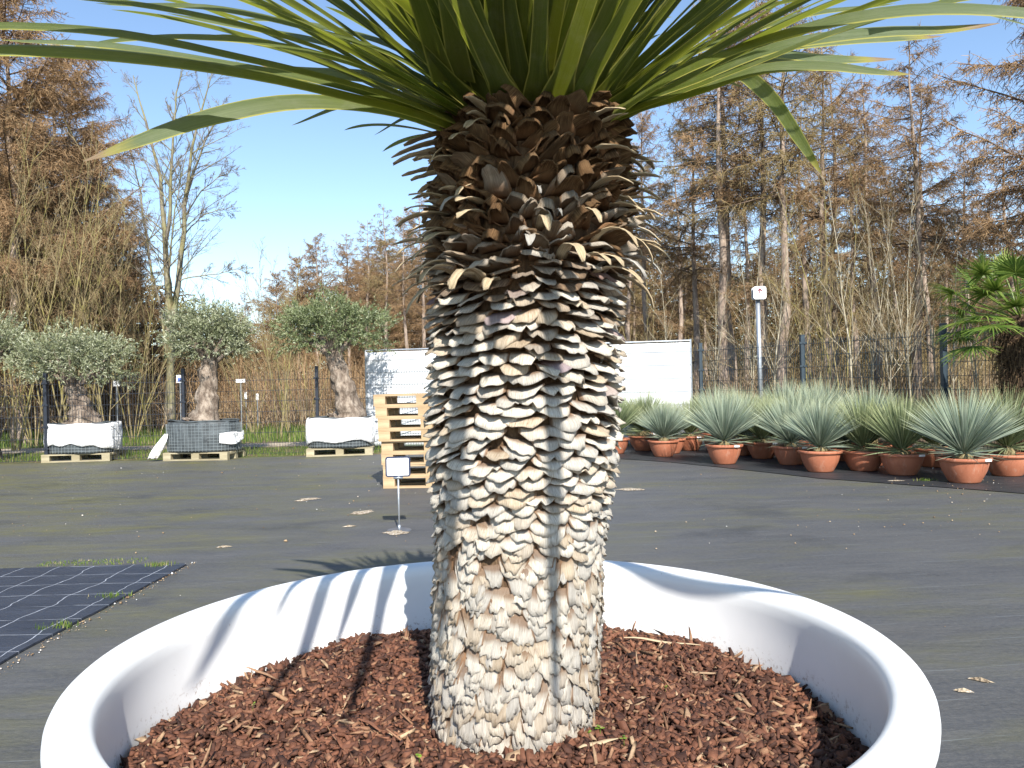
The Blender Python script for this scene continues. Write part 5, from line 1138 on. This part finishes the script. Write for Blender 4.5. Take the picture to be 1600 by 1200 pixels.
undergrowth('dry_undergrowth', 4200, (-22, 1), (24, 31), (.5, 1.5), .011, MAT['straw'], 'dry brown stalks and brambles behind the path on the left', 61)
undergrowth('dry_undergrowth', 3600, (-24, 2), (26, 36), (1.2, 2.9), .014, MAT['twig'], 'brown scrub under the larches on the left', 62, .8)
undergrowth('dry_undergrowth', 3600, (2, 17), (17.8, 26), (.5, 1.7), .009, MAT['straw'], 'dry stalks and low scrub behind the right-hand fence', 63)
undergrowth('dry_undergrowth', 3000, (2, 26), (21, 36), (1.0, 3.0), .013, MAT['twig_g'], 'olive brown scrub between the larch trunks on the right', 64, .9)
def far_wood(x0, x1, y0, y1, top, n, seed, label, dense=1.0):
    r = np.random.default_rng(seed); x = r.uniform(x0, x1, n); y = r.uniform(y0, y1, n); zt = top(x)*(1+.12*np.sin(x*.9)+.08*np.sin(x*2.3+1)); z = zt*r.random(n)**1.1
    B = np.stack([x, y, z], 1); D = norm(r.normal(0, 1, (n, 3))*[1, 1, .8]); L = r.uniform(.25, .9, n)
    P = grow(B, D, L, 3, r, .3, .2); V, F = tubes(P, np.broadcast_to([[.022, .018, .006]], (n, 3))*r.uniform(.6, 1.8, n)[:, None], 3)
    rn = np.clip(r.random(n)*.7+.3*np.sin(x*1.3+z)*.5+.15, 0, 1)
    o = mk('distant_wood', V, F, MAT['farw'], None, False, {'rnd': np.repeat(rn, 9)}); tag(o, label, 'wood', kind='stuff')
far_wood(2, 58, 42, 60, lambda x: 8.0+0*x, 120000, 71, 'dense brown and olive twig mass deep in the wood on the right')
far_wood(-26, 4, 50, 66, lambda x: np.interp(x, [-26, -22, -14, -6, -1], [3.0, 3.6, 6.8, 9.5, 9]), 32000, 72, 'brown twig mass of the distant wood left of the scaly trunk')
far_wood(-32, -12.5, 30, 40, lambda x: np.interp(x, [-32, -18, -14.5, -12.5], [9, 7.5, 5.5, 3]), 26000, 73, 'brown twig mass behind the saplings on the far left')

# small signs beyond the left fence
def far_sign(x, y, d, w_, h, mat, lab, blue=False):
    p = at(x, y, d); root = empty('stake_sign', (p[0], d, 0), .1, lab, 'sign')
    m = MB(); m.box((0, 0, p[2]), (w_, .012, h)); m.build('board', mat, root)
    m = MB(); m.tube([(0, .015, 0), (0, .015, p[2]+h*.3)], .012, 6); m.build('stake', MAT['steel'], root)
    if blue: m = MB(); m.box((0, -.009, p[2]-h*.12), (w_*.55, .006, h*.5)); m.build('blue_print', MAT['bluep'], root)
far_sign(281, 592, 20.5, .17, .20, MAT['signw'], 'small white sign with blue print beyond the fence, left of the second olive trunk', True)
far_sign(182, 599, 20.5, .15, .15, MAT['signw'], 'small plain white sign beyond the fence, right of the leftmost olive crown')
far_sign(376, 595, 21, .24, .09, MAT['signw'], 'narrow white sign board beyond the fence, right of the second olive trunk')
far_sign(384, 618, 23, .07, .20, MAT['signw'], 'white marker stake beyond the fence, left one of two between second and third olive')
far_sign(402, 620, 23, .07, .18, MAT['signw'], 'white marker stake beyond the fence, right one of two between second and third olive')
